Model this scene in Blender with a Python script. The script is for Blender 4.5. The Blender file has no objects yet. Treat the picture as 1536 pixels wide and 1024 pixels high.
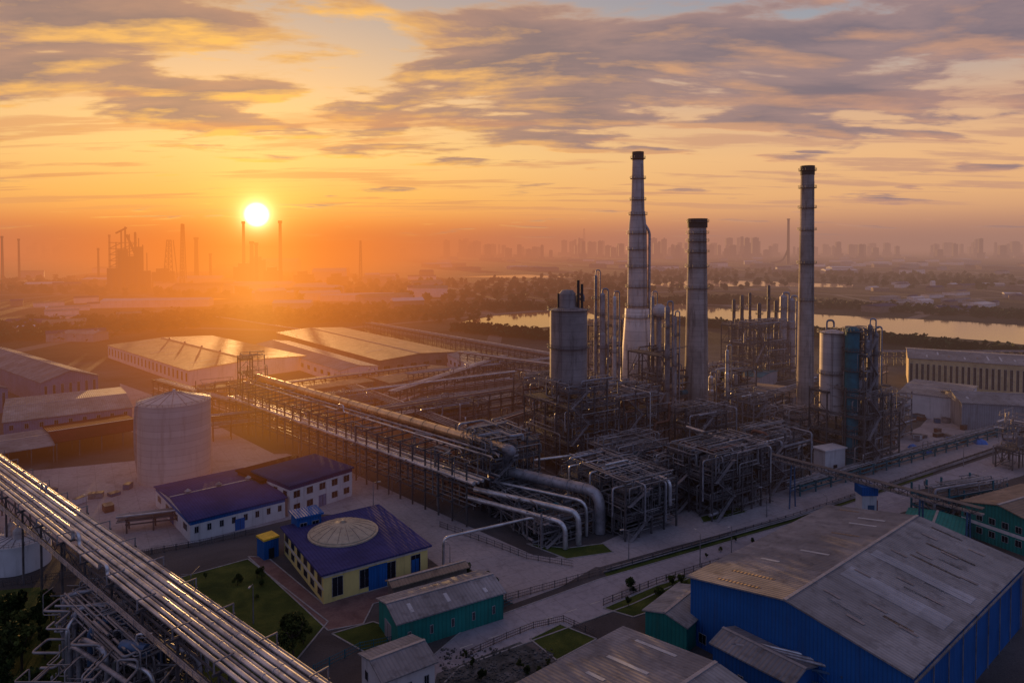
import bpy, math, random
from math import sin, cos, pi, radians
from mathutils import Vector, Matrix
R = random.Random(11)
H = 90.0; FP = 1024.0; PT = radians(1.5); CY = 370+1024*math.tan(PT)
cpt, spt = cos(PT), sin(PT)
C = bpy.context.scene.collection
# ---------------------------------------------------------------- measuring helpers (photo reading -> metres)
def ray(px, py):
    x = (px-768)/FP; y = (py-CY)/FP
    return Vector((x, cpt-y*spt, -spt-y*cpt))
def P(px, py, z=0.0):
    d = ray(px, py); t = (z-H)/d.z
    return Vector((d.x*t, d.y*t, z))
def ZH(py, Y):
    d = ray(768, py); return H+Y*d.z/d.y
def lin(c):
    return tuple((v/255/12.92 if v/255 <= .04045 else ((v/255+.055)/1.055)**2.4) for v in c)
d_ = ray(385, 322).normalized(); SEL = math.asin(d_.z)
SUN = d_
SXY = Vector((d_.x, d_.y, 0)).normalized()
# ---------------------------------------------------------------- node helpers
class NT:
    def __init__(s, t): s.t = t
    def n(s, ty, **k):
        x = s.t.nodes.new(ty)
        for a, b in k.items(): setattr(x, a, b)
        return x
    def l(s, a, b): s.t.links.new(a, b)
    def put(s, sock, v):
        if isinstance(v, bpy.types.NodeSocket): s.l(v, sock)
        else: sock.default_value = v
    def m(s, op, a, b=None, c=None, clamp=False):
        x = s.n('ShaderNodeMath', operation=op); x.use_clamp = clamp
        s.put(x.inputs[0], a)
        if b is not None: s.put(x.inputs[1], b)
        if c is not None: s.put(x.inputs[2], c)
        return x.outputs[0]
    def v(s, op, a, b=None):
        x = s.n('ShaderNodeVectorMath', operation=op); s.put(x.inputs[0], a)
        if b is not None: s.put(x.inputs[1], b)
        return x.outputs['Value'] if op in ('DOT_PRODUCT', 'LENGTH') else x.outputs[0]
    def mix(s, f, a, b, bt='MIX'):
        x = s.n('ShaderNodeMix', data_type='RGBA', blend_type=bt)
        s.put(x.inputs[0], f)
        s.put(x.inputs[6], a if isinstance(a, bpy.types.NodeSocket) else (*a, 1))
        s.put(x.inputs[7], b if isinstance(b, bpy.types.NodeSocket) else (*b, 1))
        return x.outputs[2]
    def ramp(s, f, stops):
        x = s.n('ShaderNodeValToRGB'); cr = x.color_ramp
        while len(cr.elements) < len(stops): cr.elements.new(.5)
        for e, (p, c) in zip(cr.elements, stops): e.position = p; e.color = (*c, 1)
        s.put(x.inputs[0], f); return x.outputs[0]
    def sm(s, val, a, b, c=0., d=1.):
        x = s.n('ShaderNodeMapRange', interpolation_type='SMOOTHSTEP')
        s.put(x.inputs[0], val)
        for i, q in enumerate((a, b, c, d)): x.inputs[i+1].default_value = q
        return x.outputs[0]
    def noise(s, vec, sc, det=4, ro=.55, dist=0):
        x = s.n('ShaderNodeTexNoise'); s.put(x.inputs['Vector'], vec)
        x.inputs['Scale'].default_value = sc; x.inputs['Detail'].default_value = det
        x.inputs['Roughness'].default_value = ro; x.inputs['Distortion'].default_value = dist
        return x.outputs[0]
    def scaled(s, f, col):
        x = s.n('ShaderNodeVectorMath', operation='SCALE'); x.inputs[0].default_value = col; s.l(f, x.inputs['Scale'])
        return x.outputs[0]
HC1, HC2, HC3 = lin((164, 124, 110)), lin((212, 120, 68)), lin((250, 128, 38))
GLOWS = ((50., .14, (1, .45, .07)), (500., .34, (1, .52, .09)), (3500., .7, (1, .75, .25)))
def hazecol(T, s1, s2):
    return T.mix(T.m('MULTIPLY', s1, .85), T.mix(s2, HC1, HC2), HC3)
# ---------------------------------------------------------------- distance haze and sun glow painted into every material as position-driven emission
hz = bpy.data.node_groups.new('painted_haze', 'ShaderNodeTree')
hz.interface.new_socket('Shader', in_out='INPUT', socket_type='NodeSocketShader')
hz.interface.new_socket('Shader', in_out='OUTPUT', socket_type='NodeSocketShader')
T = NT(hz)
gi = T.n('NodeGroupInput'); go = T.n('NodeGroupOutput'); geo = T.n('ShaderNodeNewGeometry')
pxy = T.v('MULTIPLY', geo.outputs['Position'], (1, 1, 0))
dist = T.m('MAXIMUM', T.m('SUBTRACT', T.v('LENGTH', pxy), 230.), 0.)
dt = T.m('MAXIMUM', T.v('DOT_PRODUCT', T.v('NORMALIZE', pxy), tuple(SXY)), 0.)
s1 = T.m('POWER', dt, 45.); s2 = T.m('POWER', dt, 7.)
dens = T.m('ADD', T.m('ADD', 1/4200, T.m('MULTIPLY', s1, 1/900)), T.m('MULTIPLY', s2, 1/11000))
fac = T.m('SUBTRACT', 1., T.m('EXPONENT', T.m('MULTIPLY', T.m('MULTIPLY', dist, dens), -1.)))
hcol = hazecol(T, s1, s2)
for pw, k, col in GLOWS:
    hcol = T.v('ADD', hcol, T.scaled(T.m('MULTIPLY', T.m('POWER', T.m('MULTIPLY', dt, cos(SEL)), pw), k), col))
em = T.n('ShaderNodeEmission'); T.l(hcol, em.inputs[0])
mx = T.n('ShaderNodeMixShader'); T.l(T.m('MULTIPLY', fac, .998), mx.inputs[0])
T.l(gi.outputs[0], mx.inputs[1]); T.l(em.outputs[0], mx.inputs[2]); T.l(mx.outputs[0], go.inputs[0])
# ---------------------------------------------------------------- materials
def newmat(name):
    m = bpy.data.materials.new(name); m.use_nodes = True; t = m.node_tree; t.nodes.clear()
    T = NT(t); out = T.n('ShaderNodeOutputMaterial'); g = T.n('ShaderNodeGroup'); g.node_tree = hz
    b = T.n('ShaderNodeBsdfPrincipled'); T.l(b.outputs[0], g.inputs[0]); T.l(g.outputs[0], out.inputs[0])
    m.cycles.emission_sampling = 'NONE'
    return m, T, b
def mat(name, col, rough=.6, metal=0., var=.3, scale=.25, bump=.0, stripe=None, dirt=.35, dirtcol=(52, 42, 38), seam=None, streak=False, spec=.5, sheets=None):
    m, T, b = newmat(name)
    tc = T.n('ShaderNodeTexCoord').outputs['Object']
    c = lin(col)
    n1 = T.noise(tc, scale, 4, .6)
    col_ = T.mix(T.sm(n1, .3, .7), tuple(v*(1-var) for v in c), tuple(min(1, v*(1+var*.8)) for v in c))
    vec = T.v('MULTIPLY', tc, (1, 1, .12)) if streak else tc
    n2 = T.noise(vec, scale*5, 5, .68)
    sep = T.n('ShaderNodeSeparateXYZ'); T.l(tc, sep.inputs[0])
    if sheets:
        cb = T.n('ShaderNodeCombineXYZ')
        for i, q in enumerate(sheets): T.l(T.m('FLOOR', T.m('DIVIDE', T.m('ADD', sep.outputs[i], 500.), q)), cb.inputs[i])
        wn = T.n('ShaderNodeTexWhiteNoise', noise_dimensions='2D'); T.l(cb.outputs[0], wn.inputs['Vector'])
        col_ = T.mix(T.m('MULTIPLY', wn.outputs[0], .4), col_, tuple(v*.45 for v in c))
    col_ = T.mix(T.m('MULTIPLY', T.sm(n2, .48, .72), dirt), col_, lin(dirtcol))
    hgt = T.m('MULTIPLY', n2, .25)
    if stripe:
        ax, per = stripe
        sv = T.m('SINE', T.m('MULTIPLY', sep.outputs[ax], 2*pi/per))
        hgt = T.m('ADD', hgt, T.m('MULTIPLY', sv, .5))
        col_ = T.mix(T.m('MULTIPLY', T.sm(sv, -.2, -1.), .35), col_, tuple(v*.45 for v in c))
    if seam:
        for ax, per in seam:
            q = T.m('DIVIDE', T.m('ADD', sep.outputs[ax], 500.), per)
            line = T.m('LESS_THAN', T.m('FRACT', q), .045)
            wn = T.n('ShaderNodeTexWhiteNoise', noise_dimensions='1D'); T.l(T.m('FLOOR', q), wn.inputs['W'])
            col_ = T.mix(T.m('MULTIPLY', wn.outputs[0], .3), col_, tuple(v*.5 for v in c))
            col_ = T.mix(T.m('MULTIPLY', line, .6), col_, tuple(v*.3 for v in c))
    T.l(col_, b.inputs['Base Color'])
    b.inputs['Metallic'].default_value = metal; b.inputs['Specular IOR Level'].default_value = spec
    T.l(T.m('ADD', rough-.1, T.m('MULTIPLY', n2, .22)), b.inputs['Roughness'])
    if bump:
        bp = T.n('ShaderNodeBump'); bp.inputs['Strength'].default_value = bump; bp.inputs['Distance'].default_value = .2
        T.l(hgt, bp.inputs['Height']); T.l(bp.outputs[0], b.inputs['Normal'])
    return m
M = {}
M['silver'] = mat('silver_cladding', (186, 184, 190), .40, .75, .3, .15, .15, dirt=.4)
M['silver2'] = mat('dull_cladding', (144, 140, 148), .52, .5, .3, .2, .15, dirt=.5)
M['smallp'] = mat('thin_pipe_paint', (130, 124, 128), .55, .4, .45, .05, dirt=.5)
M['sun_gold'] = mat('sun_tinted_cladding', (205, 180, 150), .33, .85, .2, .15, .1, dirt=.35)  # silver cladding with sunset light put into its colour as a gold tint
M['steel'] = mat('dark_steel', (80, 74, 78), .6, .15, .4, .3, dirt=.45, dirtcol=(72, 50, 42))
M['steel2'] = mat('grey_steel', (124, 118, 124), .55, .2, .35, .3, dirt=.45, dirtcol=(66, 52, 48))
M['rust'] = mat('rusty_steel', (110, 72, 58), .7, .1, .4, .3, dirt=.4)
M['bluesteel'] = mat('blue_painted_steel', (58, 84, 118), .5, .05, .25, .3, dirt=.45)
M['tealsteel'] = mat('teal_painted_steel', (34, 92, 108), .7, .0, .25, .3, dirt=.35, spec=.25)
M['redsteel'] = mat('red_painted_steel', (112, 42, 36), .7, .0, .3, .3, spec=.2)
M['yellow'] = mat('yellow_paint', (206, 166, 40), .6, 0, .2, .4)
M['grate'] = mat('deck_grating', (74, 68, 72), .8, .1, .4, .5, dirt=.4)
M['conc'] = mat('chimney_concrete', (172, 162, 164), .85, 0, .25, .08, .3, dirt=.6, seam=[(2, 4.)], streak=True)
M['conc2'] = mat('stained_concrete', (150, 138, 136), .88, 0, .35, .08, .3, dirt=.75, seam=[(2, 2.6)], streak=True)
M['chwhite'] = mat('white_clad_cone', (208, 202, 206), .6, .1, .15, .1, .2, dirt=.4, seam=[(2, 5.)], streak=True)
M['tank'] = mat('pale_tank_shell', (180, 168, 168), .65, .05, .1, .06, .1, dirt=.3, seam=[(2, 2.4)], streak=True)
M['silo'] = mat('grey_silo_shell', (136, 126, 128), .7, .1, .25, .1, .2, dirt=.6, seam=[(2, 3.)], streak=True)
M['darkcap'] = mat('sooty_metal', (38, 34, 38), .8, 0, .3, .4)
def roofm(name, col, dirt=.5, rough=.72, spec=.3, **k): return mat(name, col, rough, .1, .25, .08, .5, stripe=(0, .9), dirt=dirt, sheets=(1.8, 6.), spec=spec, **k)
def roofy(name, col, dirt=.5, rough=.72, spec=.3, **k): return mat(name, col, rough, .1, .25, .08, .5, stripe=(1, .9), dirt=dirt, sheets=(6., 1.8), spec=spec, **k)
M['r_grey'] = roofm('grey_sheet_roof', (130, 128, 136)); M['r_greyy'] = roofy('grey_sheet_roof_across', (138, 137, 144), .4, spec=.15)
M['r_brown'] = roofy('weathered_sheet_roof', (134, 130, 136), .4, .88, .06)
M['r_tan'] = roofm('tan_sheet_roof', (140, 120, 106), .5)
M['r_shine'] = roofy('sunlit_sheet_roof', (176, 142, 106), .45, .66, .4); M['r_shinex'] = roofm('sunlit_flat_roof', (176, 142, 106), .45, .6, .4)  # warm glow of the low sun put into both roof colours
M['r_purple'] = mat('indigo_roof', (60, 58, 104), .92, 0, .2, .12, .3, stripe=(0, .9), dirt=.3, spec=.08)
M['r_navy'] = mat('navy_roof', (52, 56, 94), .92, 0, .2, .12, .3, stripe=(0, .9), dirt=.35, spec=.08)
M['r_red'] = roofm('maroon_roof', (92, 38, 38), .3, .95, .03)
M['w_white'] = mat('white_wall', (186, 182, 188), .75, 0, .12, .12, .2, stripe=None, dirt=.3, streak=True)
M['w_cream'] = mat('yellow_wall', (204, 184, 116), .8, 0, .12, .12, .1, dirt=.3, streak=True)
M['w_blue'] = mat('blue_sheet_wall', (28, 82, 148), .7, .0, .15, .1, .4, stripe=(0, .8), dirt=.25, streak=True, spec=.2)
M['w_bluey'] = mat('blue_sheet_side_wall', (28, 82, 148), .7, .0, .15, .1, .4, stripe=(1, .8), dirt=.25, streak=True, spec=.2)
M['w_grey'] = mat('grey_sheet_wall', (132, 130, 140), .7, .05, .2, .1, .4, stripe=(0, 1.), dirt=.4, streak=True)
M['w_green'] = mat('green_sheet_wall', (34, 112, 108), .7, .0, .2, .1, .4, stripe=(0, 1.), dirt=.3, streak=True, spec=.2)
M['w_indigo'] = mat('blue_grey_sheet_wall', (98, 104, 136), .7, .0, .2, .1, .3, stripe=(0, 1.), dirt=.35)
M['w_brick'] = mat('brown_wall', (110, 94, 90), .85, 0, .25, .15, .2, dirt=.4)
M['w_yel'] = mat('pale_ochre_panel', (168, 148, 116), .7, 0, .2, .15, dirt=.4)
M['skyl'] = mat('roof_light_sheet', (156, 160, 172), .5, .0, .1, .2, dirt=.35)
M['sheet2'] = roofy('newer_roof_sheet', (156, 158, 170), .25)
M['ridge'] = mat('ridge_flashing', (150, 144, 148), .6, .2, .1, .2)
M['glass'] = mat('window_glass', (26, 30, 40), .15, .0, .3, .5, dirt=.1)
M['frame'] = mat('window_frame', (150, 150, 158), .5, .1, .1, .5)
M['dark'] = mat('dark_opening', (22, 20, 24), .9, 0, .2, .5)
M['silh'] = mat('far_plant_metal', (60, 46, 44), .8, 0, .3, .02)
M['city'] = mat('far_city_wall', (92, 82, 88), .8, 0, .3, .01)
M['tarp'] = mat('blue_tarpaulin', (30, 100, 180), .6, 0, .3, .6, .4)
M['dome'] = mat('dome_panels', (164, 150, 132), .7, .0, .15, .2, .2, dirt=.35, spec=.25)
M['bark'] = mat('bark', (60, 46, 36), .9, 0, .3, 1.)
M['kerb'] = mat('kerb_stone', (134, 130, 134), .85, 0, .2, .5)
M['paint'] = mat('road_paint', (170, 165, 160), .7, 0, .2, .8, dirt=.5)
def leafmat(name, a, b_):
    m, T, b = newmat(name)
    pos = T.n('ShaderNodeNewGeometry').outputs['Position']
    n = T.noise(pos, .5, 3); n2 = T.noise(pos, .01, 2)
    c = T.mix(T.sm(n, .35, .65), lin(a), lin(b_)); T.l(T.mix(T.m('MULTIPLY', n2, .4), c, lin((40, 34, 16))), b.inputs['Base Color'])
    b.inputs['Roughness'].default_value = .85; b.inputs['Specular IOR Level'].default_value = .1
    return m
M['leaf'] = leafmat('dark_foliage', (26, 38, 22), (62, 74, 36)); M['leaf2'] = leafmat('olive_foliage', (38, 48, 24), (78, 84, 42))
def groundm(name, cols, sc, rough=.9, fine=2., bump=.4, extra=None):
    m, T, b = newmat(name)
    pos = T.n('ShaderNodeNewGeometry').outputs['Position']
    n = T.noise(pos, sc, 7, .62, .6)
    c = T.ramp(n, [(.3, lin(cols[0])), (.5, lin(cols[1])), (.7, lin(cols[2]))])
    f = T.noise(pos, fine, 5, .7)
    c = T.mix(T.m('MULTIPLY', T.sm(f, .4, .75), .4), c, tuple(v*.5 for v in lin(cols[0])))
    if extra: c = extra(T, pos, c)
    T.l(c, b.inputs['Base Color']); b.inputs['Roughness'].default_value = rough; b.inputs['Specular IOR Level'].default_value = .2
    bp = T.n('ShaderNodeBump'); bp.inputs['Strength'].default_value = bump; bp.inputs['Distance'].default_value = .3
    T.l(f, bp.inputs['Height']); T.l(bp.outputs[0], b.inputs['Normal'])
    return m
def fields(T, pos, c):
    flat = T.v('MULTIPLY', pos, (1, 1, 0))
    vo = T.n('ShaderNodeTexVoronoi', feature='F1'); vo.inputs['Scale'].default_value = .0034; T.l(flat, vo.inputs['Vector'])
    ve = T.n('ShaderNodeTexVoronoi', feature='DISTANCE_TO_EDGE'); ve.inputs['Scale'].default_value = .0034; T.l(flat, ve.inputs['Vector'])
    hs = T.n('ShaderNodeSeparateColor'); T.l(vo.outputs['Color'], hs.inputs[0])
    fc = T.ramp(hs.outputs[0], [(0, lin((38, 36, 24))), (.35, lin((54, 46, 34))), (.6, lin((30, 34, 22))), (.8, lin((84, 70, 56))), (1, lin((46, 44, 30)))])
    fc = T.mix(T.sm(T.noise(flat, .012, 6, .7), .42, .62), fc, lin((20, 20, 15)))
    fc = T.mix(T.m('LESS_THAN', ve.outputs[0], .02), fc, lin((112, 98, 90)))
    far = T.sm(T.v('LENGTH', flat), 560., 700.)
    return T.mix(far, c, fc)
def cracks(T, pos, c):
    sp = T.n('ShaderNodeSeparateXYZ'); T.l(pos, sp.inputs[0])
    a = T.m('ADD', T.m('MULTIPLY', sp.outputs[0], .84), T.m('MULTIPLY', sp.outputs[1], .54))
    b = T.m('SUBTRACT', T.m('MULTIPLY', sp.outputs[1], .84), T.m('MULTIPLY', sp.outputs[0], .54))
    for q in (a, b):
        ln = T.m('LESS_THAN', T.m('FRACT', T.m('DIVIDE', T.m('ADD', q, 900.), 6.)), .03)
        c = T.mix(T.m('MULTIPLY', ln, .25), c, lin((70, 64, 68)))
    return T.mix(T.m('MULTIPLY', T.sm(T.noise(pos, .09, 5, .65, 1.), .5, .68), .35), c, lin((90, 82, 86)))
M['ground'] = groundm('plain_ground', [(52, 47, 49), (76, 70, 72), (94, 87, 89)], .03, extra=fields)
M['yard'] = groundm('yard_concrete', [(128, 120, 126), (146, 137, 142), (158, 149, 154)], .035, .85, .8, .15, extra=cracks)
M['asph'] = groundm('worn_road', [(126, 121, 130), (140, 134, 144), (150, 144, 153)], .05, .8, .6, .12, extra=cracks)
M['lawn'] = groundm('lawn_grass', [(38, 52, 18), (62, 72, 28), (86, 90, 40)], .12, .95, 3., .8)
M['pave'] = groundm('brick_paving', [(90, 66, 66), (112, 86, 84), (124, 100, 96)], .2, .85, 2., .3)
M['rubble'] = groundm('rubble_ground', [(46, 47, 48), (74, 74, 76), (104, 102, 106)], .3, .95, 1., 1.)
mw, Tw, bw = newmat('pond_water')
bw.inputs['Base Color'].default_value = (.02, .02, .02, 1); bw.inputs['Roughness'].default_value = .08
bw.inputs['Specular IOR Level'].default_value = .9
M['water'] = mw
# ---------------------------------------------------------------- mesh builder
class MB:
    def __init__(s): s.v = []; s.f = []; s.sm = []
    def add(s, vs, fs, smooth=False):
        o = len(s.v); s.v += [tuple(p) for p in vs]
        for f in fs: s.f.append([i+o for i in f]); s.sm.append(smooth)
        return s
    def box(s, x0, x1, y0, y1, z0, z1):
        return s.add([(x, y, z) for z in (z0, z1) for y in (y0, y1) for x in (x0, x1)],
                     [(0, 2, 3, 1), (4, 5, 7, 6), (0, 1, 5, 4), (2, 6, 7, 3), (0, 4, 6, 2), (1, 3, 7, 5)])
    def bar(s, a, b, w, h=None):
        h = h or w; a = Vector(a); b = Vector(b); d = (b-a)
        if d.length < 1e-5: return s
        d.normalize(); up = Vector((0, 0, 1)) if abs(d.z) < .95 else Vector((1, 0, 0))
        x = d.cross(up).normalized()*w/2; y = x.cross(d).normalized()*h/2
        vs = [p+i*x+j*y for p in (a, b) for i, j in ((-1, -1), (1, -1), (1, 1), (-1, 1))]
        return s.add(vs, [(0, 1, 2, 3), (7, 6, 5, 4), (0, 4, 5, 1), (1, 5, 6, 2), (2, 6, 7, 3), (3, 7, 4, 0)])
    def tube(s, path, r, n=8, fil=None):
        path = [Vector(p) for p in path]; fil = fil or r*3
        pts = [path[0]]
        for i in range(1, len(path)-1):
            p = path[i]; a = path[i-1]-p; b = path[i+1]-p
            q = min(fil, a.length*.45, b.length*.45); A = p+a.normalized()*q; B = p+b.normalized()*q
            m_ = 6 if r > .5 else 5 if r > .25 else 3
            for k in range(m_):
                t = k/(m_-1); pts.append(A*(1-t)**2+p*2*t*(1-t)+B*t*t)
        pts.append(path[-1])
        d = (pts[1]-pts[0]).normalized(); up = Vector((0, 0, 1)) if abs(d.z) < .9 else Vector((1, 0, 0))
        x = d.cross(up).normalized(); vs = []
        for i, p in enumerate(pts):
            d = (pts[min(i+1, len(pts)-1)]-pts[max(i-1, 0)]).normalized()
            x = (x-d*x.dot(d)).normalized(); y = d.cross(x)
            vs += [p+x*(cos(2*pi*k/n)*r)+y*(sin(2*pi*k/n)*r) for k in range(n)]
        fs = [(i*n+k, i*n+(k+1) % n, (i+1)*n+(k+1) % n, (i+1)*n+k) for i in range(len(pts)-1) for k in range(n)]
        s.add(vs, fs, True)
        s.add(vs[:n], [tuple(range(n))[::-1]]); s.add(vs[-n:], [tuple(range(n))])
        return s
    def flanges(s, a, b, r, step=6.):
        a = Vector(a); b = Vector(b); d = (b-a).normalized(); L = (b-a).length; n = int(L/step)
        for i in range(1, n):
            p = a+d*(L*i/n); s.tube([p-d*.12, p+d*.12], r*1.12, 12)
        return s
    def lathe(s, cx, cy, prof, n=24):
        for (r0, z0), (r1, z1) in zip(prof, prof[1:]):
            vs = [(cx+cos(2*pi*k/n)*r, cy+sin(2*pi*k/n)*r, z) for r, z in ((r0, z0), (r1, z1)) for k in range(n)]
            s.add(vs, [(k, (k+1) % n, n+(k+1) % n, n+k) for k in range(n)], True)
        return s
    def build(s, name, m, parent=None):
        me = bpy.data.meshes.new(name)
        vs = s.v; off = Vector((0, 0, 0))
        if parent is not None: off = ORG.get(parent.name, Vector((0, 0, 0)))
        elif vs:
            xs = [p[0] for p in vs]; ys = [p[1] for p in vs]; zs = [p[2] for p in vs]
            off = Vector(((min(xs)+max(xs))/2, (min(ys)+max(ys))/2, min(zs)))
        me.from_pydata([(p[0]-off.x, p[1]-off.y, p[2]-off.z) for p in vs], [], s.f)
        me.polygons.foreach_set('use_smooth', s.sm); me.materials.append(M[m] if isinstance(m, str) else m); me.update()
        o = bpy.data.objects.new(name, me); C.objects.link(o)
        if parent is not None:
            o.parent = parent; ORG[o.name] = off
        else: o.location = off
        return o
ORG = {}
SMALL = MB()
def tag(o, label, cat, group=None, kind=None):
    if label: o['label'] = label
    if cat: o['category'] = cat
    if group: o['group'] = group
    if kind: o['kind'] = kind
    return o
def thing(name, label, cat, loc, rot=None, group=None):
    o = bpy.data.objects.new(name, None); C.objects.link(o); o.location = loc; o.empty_display_size = 1
    if rot is None: ORG[o.name] = Vector(loc)
    else: o.rotation_euler = (0, 0, rot)
    return tag(o, label, cat, group)
def dup(root, loc, rotz=0, scale=None, label=None):
    r = root.copy(); C.objects.link(r); r.location = loc; r.rotation_euler = (0, 0, rotz)
    if scale: r.scale = scale
    if label: r['label'] = label
    for ch in list(root.children):
        c = ch.copy(); C.objects.link(c); c.parent = r
        for g in list(ch.children):
            e = g.copy(); C.objects.link(e); e.parent = c
    return r
# ---------------------------------------------------------------- setting: sheets
def sheet(name, pix, z, m, kerb=0):
    pts = [P(a, b) for a, b in pix]
    b = MB(); b.add([(p.x, p.y, z) for p in pts], [tuple(range(len(pts)))])
    o = b.build(name, m)
    if o.data.polygons[0].normal.z < 0: o.data.flip_normals()
    tag(o, None, None, kind='structure')
    if kerb:
        k = MB()
        for p, q in zip(pts, pts[1:]+pts[:1]): k.bar((p.x, p.y, kerb/2), (q.x, q.y, kerb/2), .35, kerb)
        tag(k.build('kerb', 'kerb'), None, None, kind='structure')
    return o
g = MB(); S = 60000
N_ = 24
g.add([(-S+2*S*i/N_, -2000+(S+2000)*j/N_, 0) for j in range(N_+1) for i in range(N_+1)],
      [(j*(N_+1)+i, j*(N_+1)+i+1, (j+1)*(N_+1)+i+1, (j+1)*(N_+1)+i) for j in range(N_) for i in range(N_)])
tag(g.build('ground', 'ground'), None, None, kind='structure')
sheet('yard', [(430, 680), (520, 705), (690, 783), (800, 832), (900, 846), (840, 880), (770, 905), (660, 850), (560, 775), (470, 770), (300, 812), (190, 830), (-60, 790), (-60, 716), (210, 690)], .02, 'yard')
sheet('road', [(560, 1060), (700, 940), (900, 868), (1190, 784), (1536, 668), (1760, 600), (1760, 640), (1536, 712), (1250, 800), (1035, 866), (950, 905), (800, 960), (690, 1000), (600, 1090)], .04, 'asph', .14)
sheet('yard', [(800, 846), (900, 850), (1000, 822), (1200, 770), (1536, 655), (1700, 605), (1650, 560), (1400, 618), (1380, 640), (1180, 725), (1000, 770), (900, 815)], .03, 'yard')
sheet('yard', [(180, 575), (250, 600), (330, 640), (430, 690), (400, 700), (300, 690), (180, 640)], .025, 'yard')
sheet('lawn', [(270, 866), (372, 838), (492, 932), (436, 1000), (330, 915)], .05, 'lawn', .15)
sheet('lawn', [(498, 950), (560, 932), (640, 960), (560, 985)], .05, 'lawn', .15)
sheet('lawn', [(795, 958), (840, 936), (895, 958), (835, 990)], .06, 'lawn', .15)
sheet('lawn', [(905, 912), (985, 878), (1040, 862), (1040, 895), (950, 925)], .06, 'lawn', .15)
sheet('lawn', [(-200, 900), (60, 880), (160, 930), (330, 940), (430, 1010), (300, 1200), (-300, 1300)], .03, 'lawn')
sheet('lawn', [(790, 815), (850, 838), (920, 828), (905, 815), (850, 822)], .06, 'lawn', .15)
sheet('lawn', [(1050, 775), (1110, 760), (1120, 768), (1055, 784)], .06, 'lawn', .15)
sheet('lawn', [(905, 858), (1190, 777), (1400, 706), (1400, 711), (1190, 782), (910, 864)], .07, 'lawn')
sheet('pavement', [(372, 834), (402, 836), (485, 905), (560, 885), (640, 862), (700, 850), (720, 862), (560, 905), (545, 935), (492, 945)], .06, 'pave', .12)
sheet('rubble_ground', [(655, 1010), (780, 962), (850, 1000), (780, 1060), (640, 1080)], .05, 'rubble')
for pts in ([(686, 484), (740, 474), (800, 469), (880, 468), (900, 476), (850, 488), (790, 493), (730, 491)],
            [(985, 458), (1022, 450), (1060, 461), (1130, 466), (1230, 472), (1400, 480), (1600, 492), (1620, 526), (1480, 511), (1330, 500), (1200, 488), (1090, 480), (1010, 474)],
            [(960, 426), (1050, 420), (1140, 422), (1280, 427), (1278, 431), (1130, 429), (1010, 431)],
            [(180, 452), (290, 446), (345, 448), (250, 456)], [(690, 415), (790, 412), (860, 416), (760, 417)],
            [(1225, 452), (1330, 455), (1310, 459)], [(20, 484), (90, 481), (80, 487)]):
    sheet('water', pts, .15, 'water')
mk = MB()
a0, a1 = P(690, 972), P(1500, 698); n_ = 34
for i in range(n_):
    p = a0.lerp(a1, i/n_); q = a0.lerp(a1, (i+.45)/n_); w = Vector((-(q-p).y, (q-p).x, 0)).normalized()*.12
    mk.add([(v.x, v.y, .06) for v in (p-w, q-w, q+w, p+w)], [(0, 1, 2, 3)])
tag(mk.build('road_marking', 'paint'), None, None, kind='structure')
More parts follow.
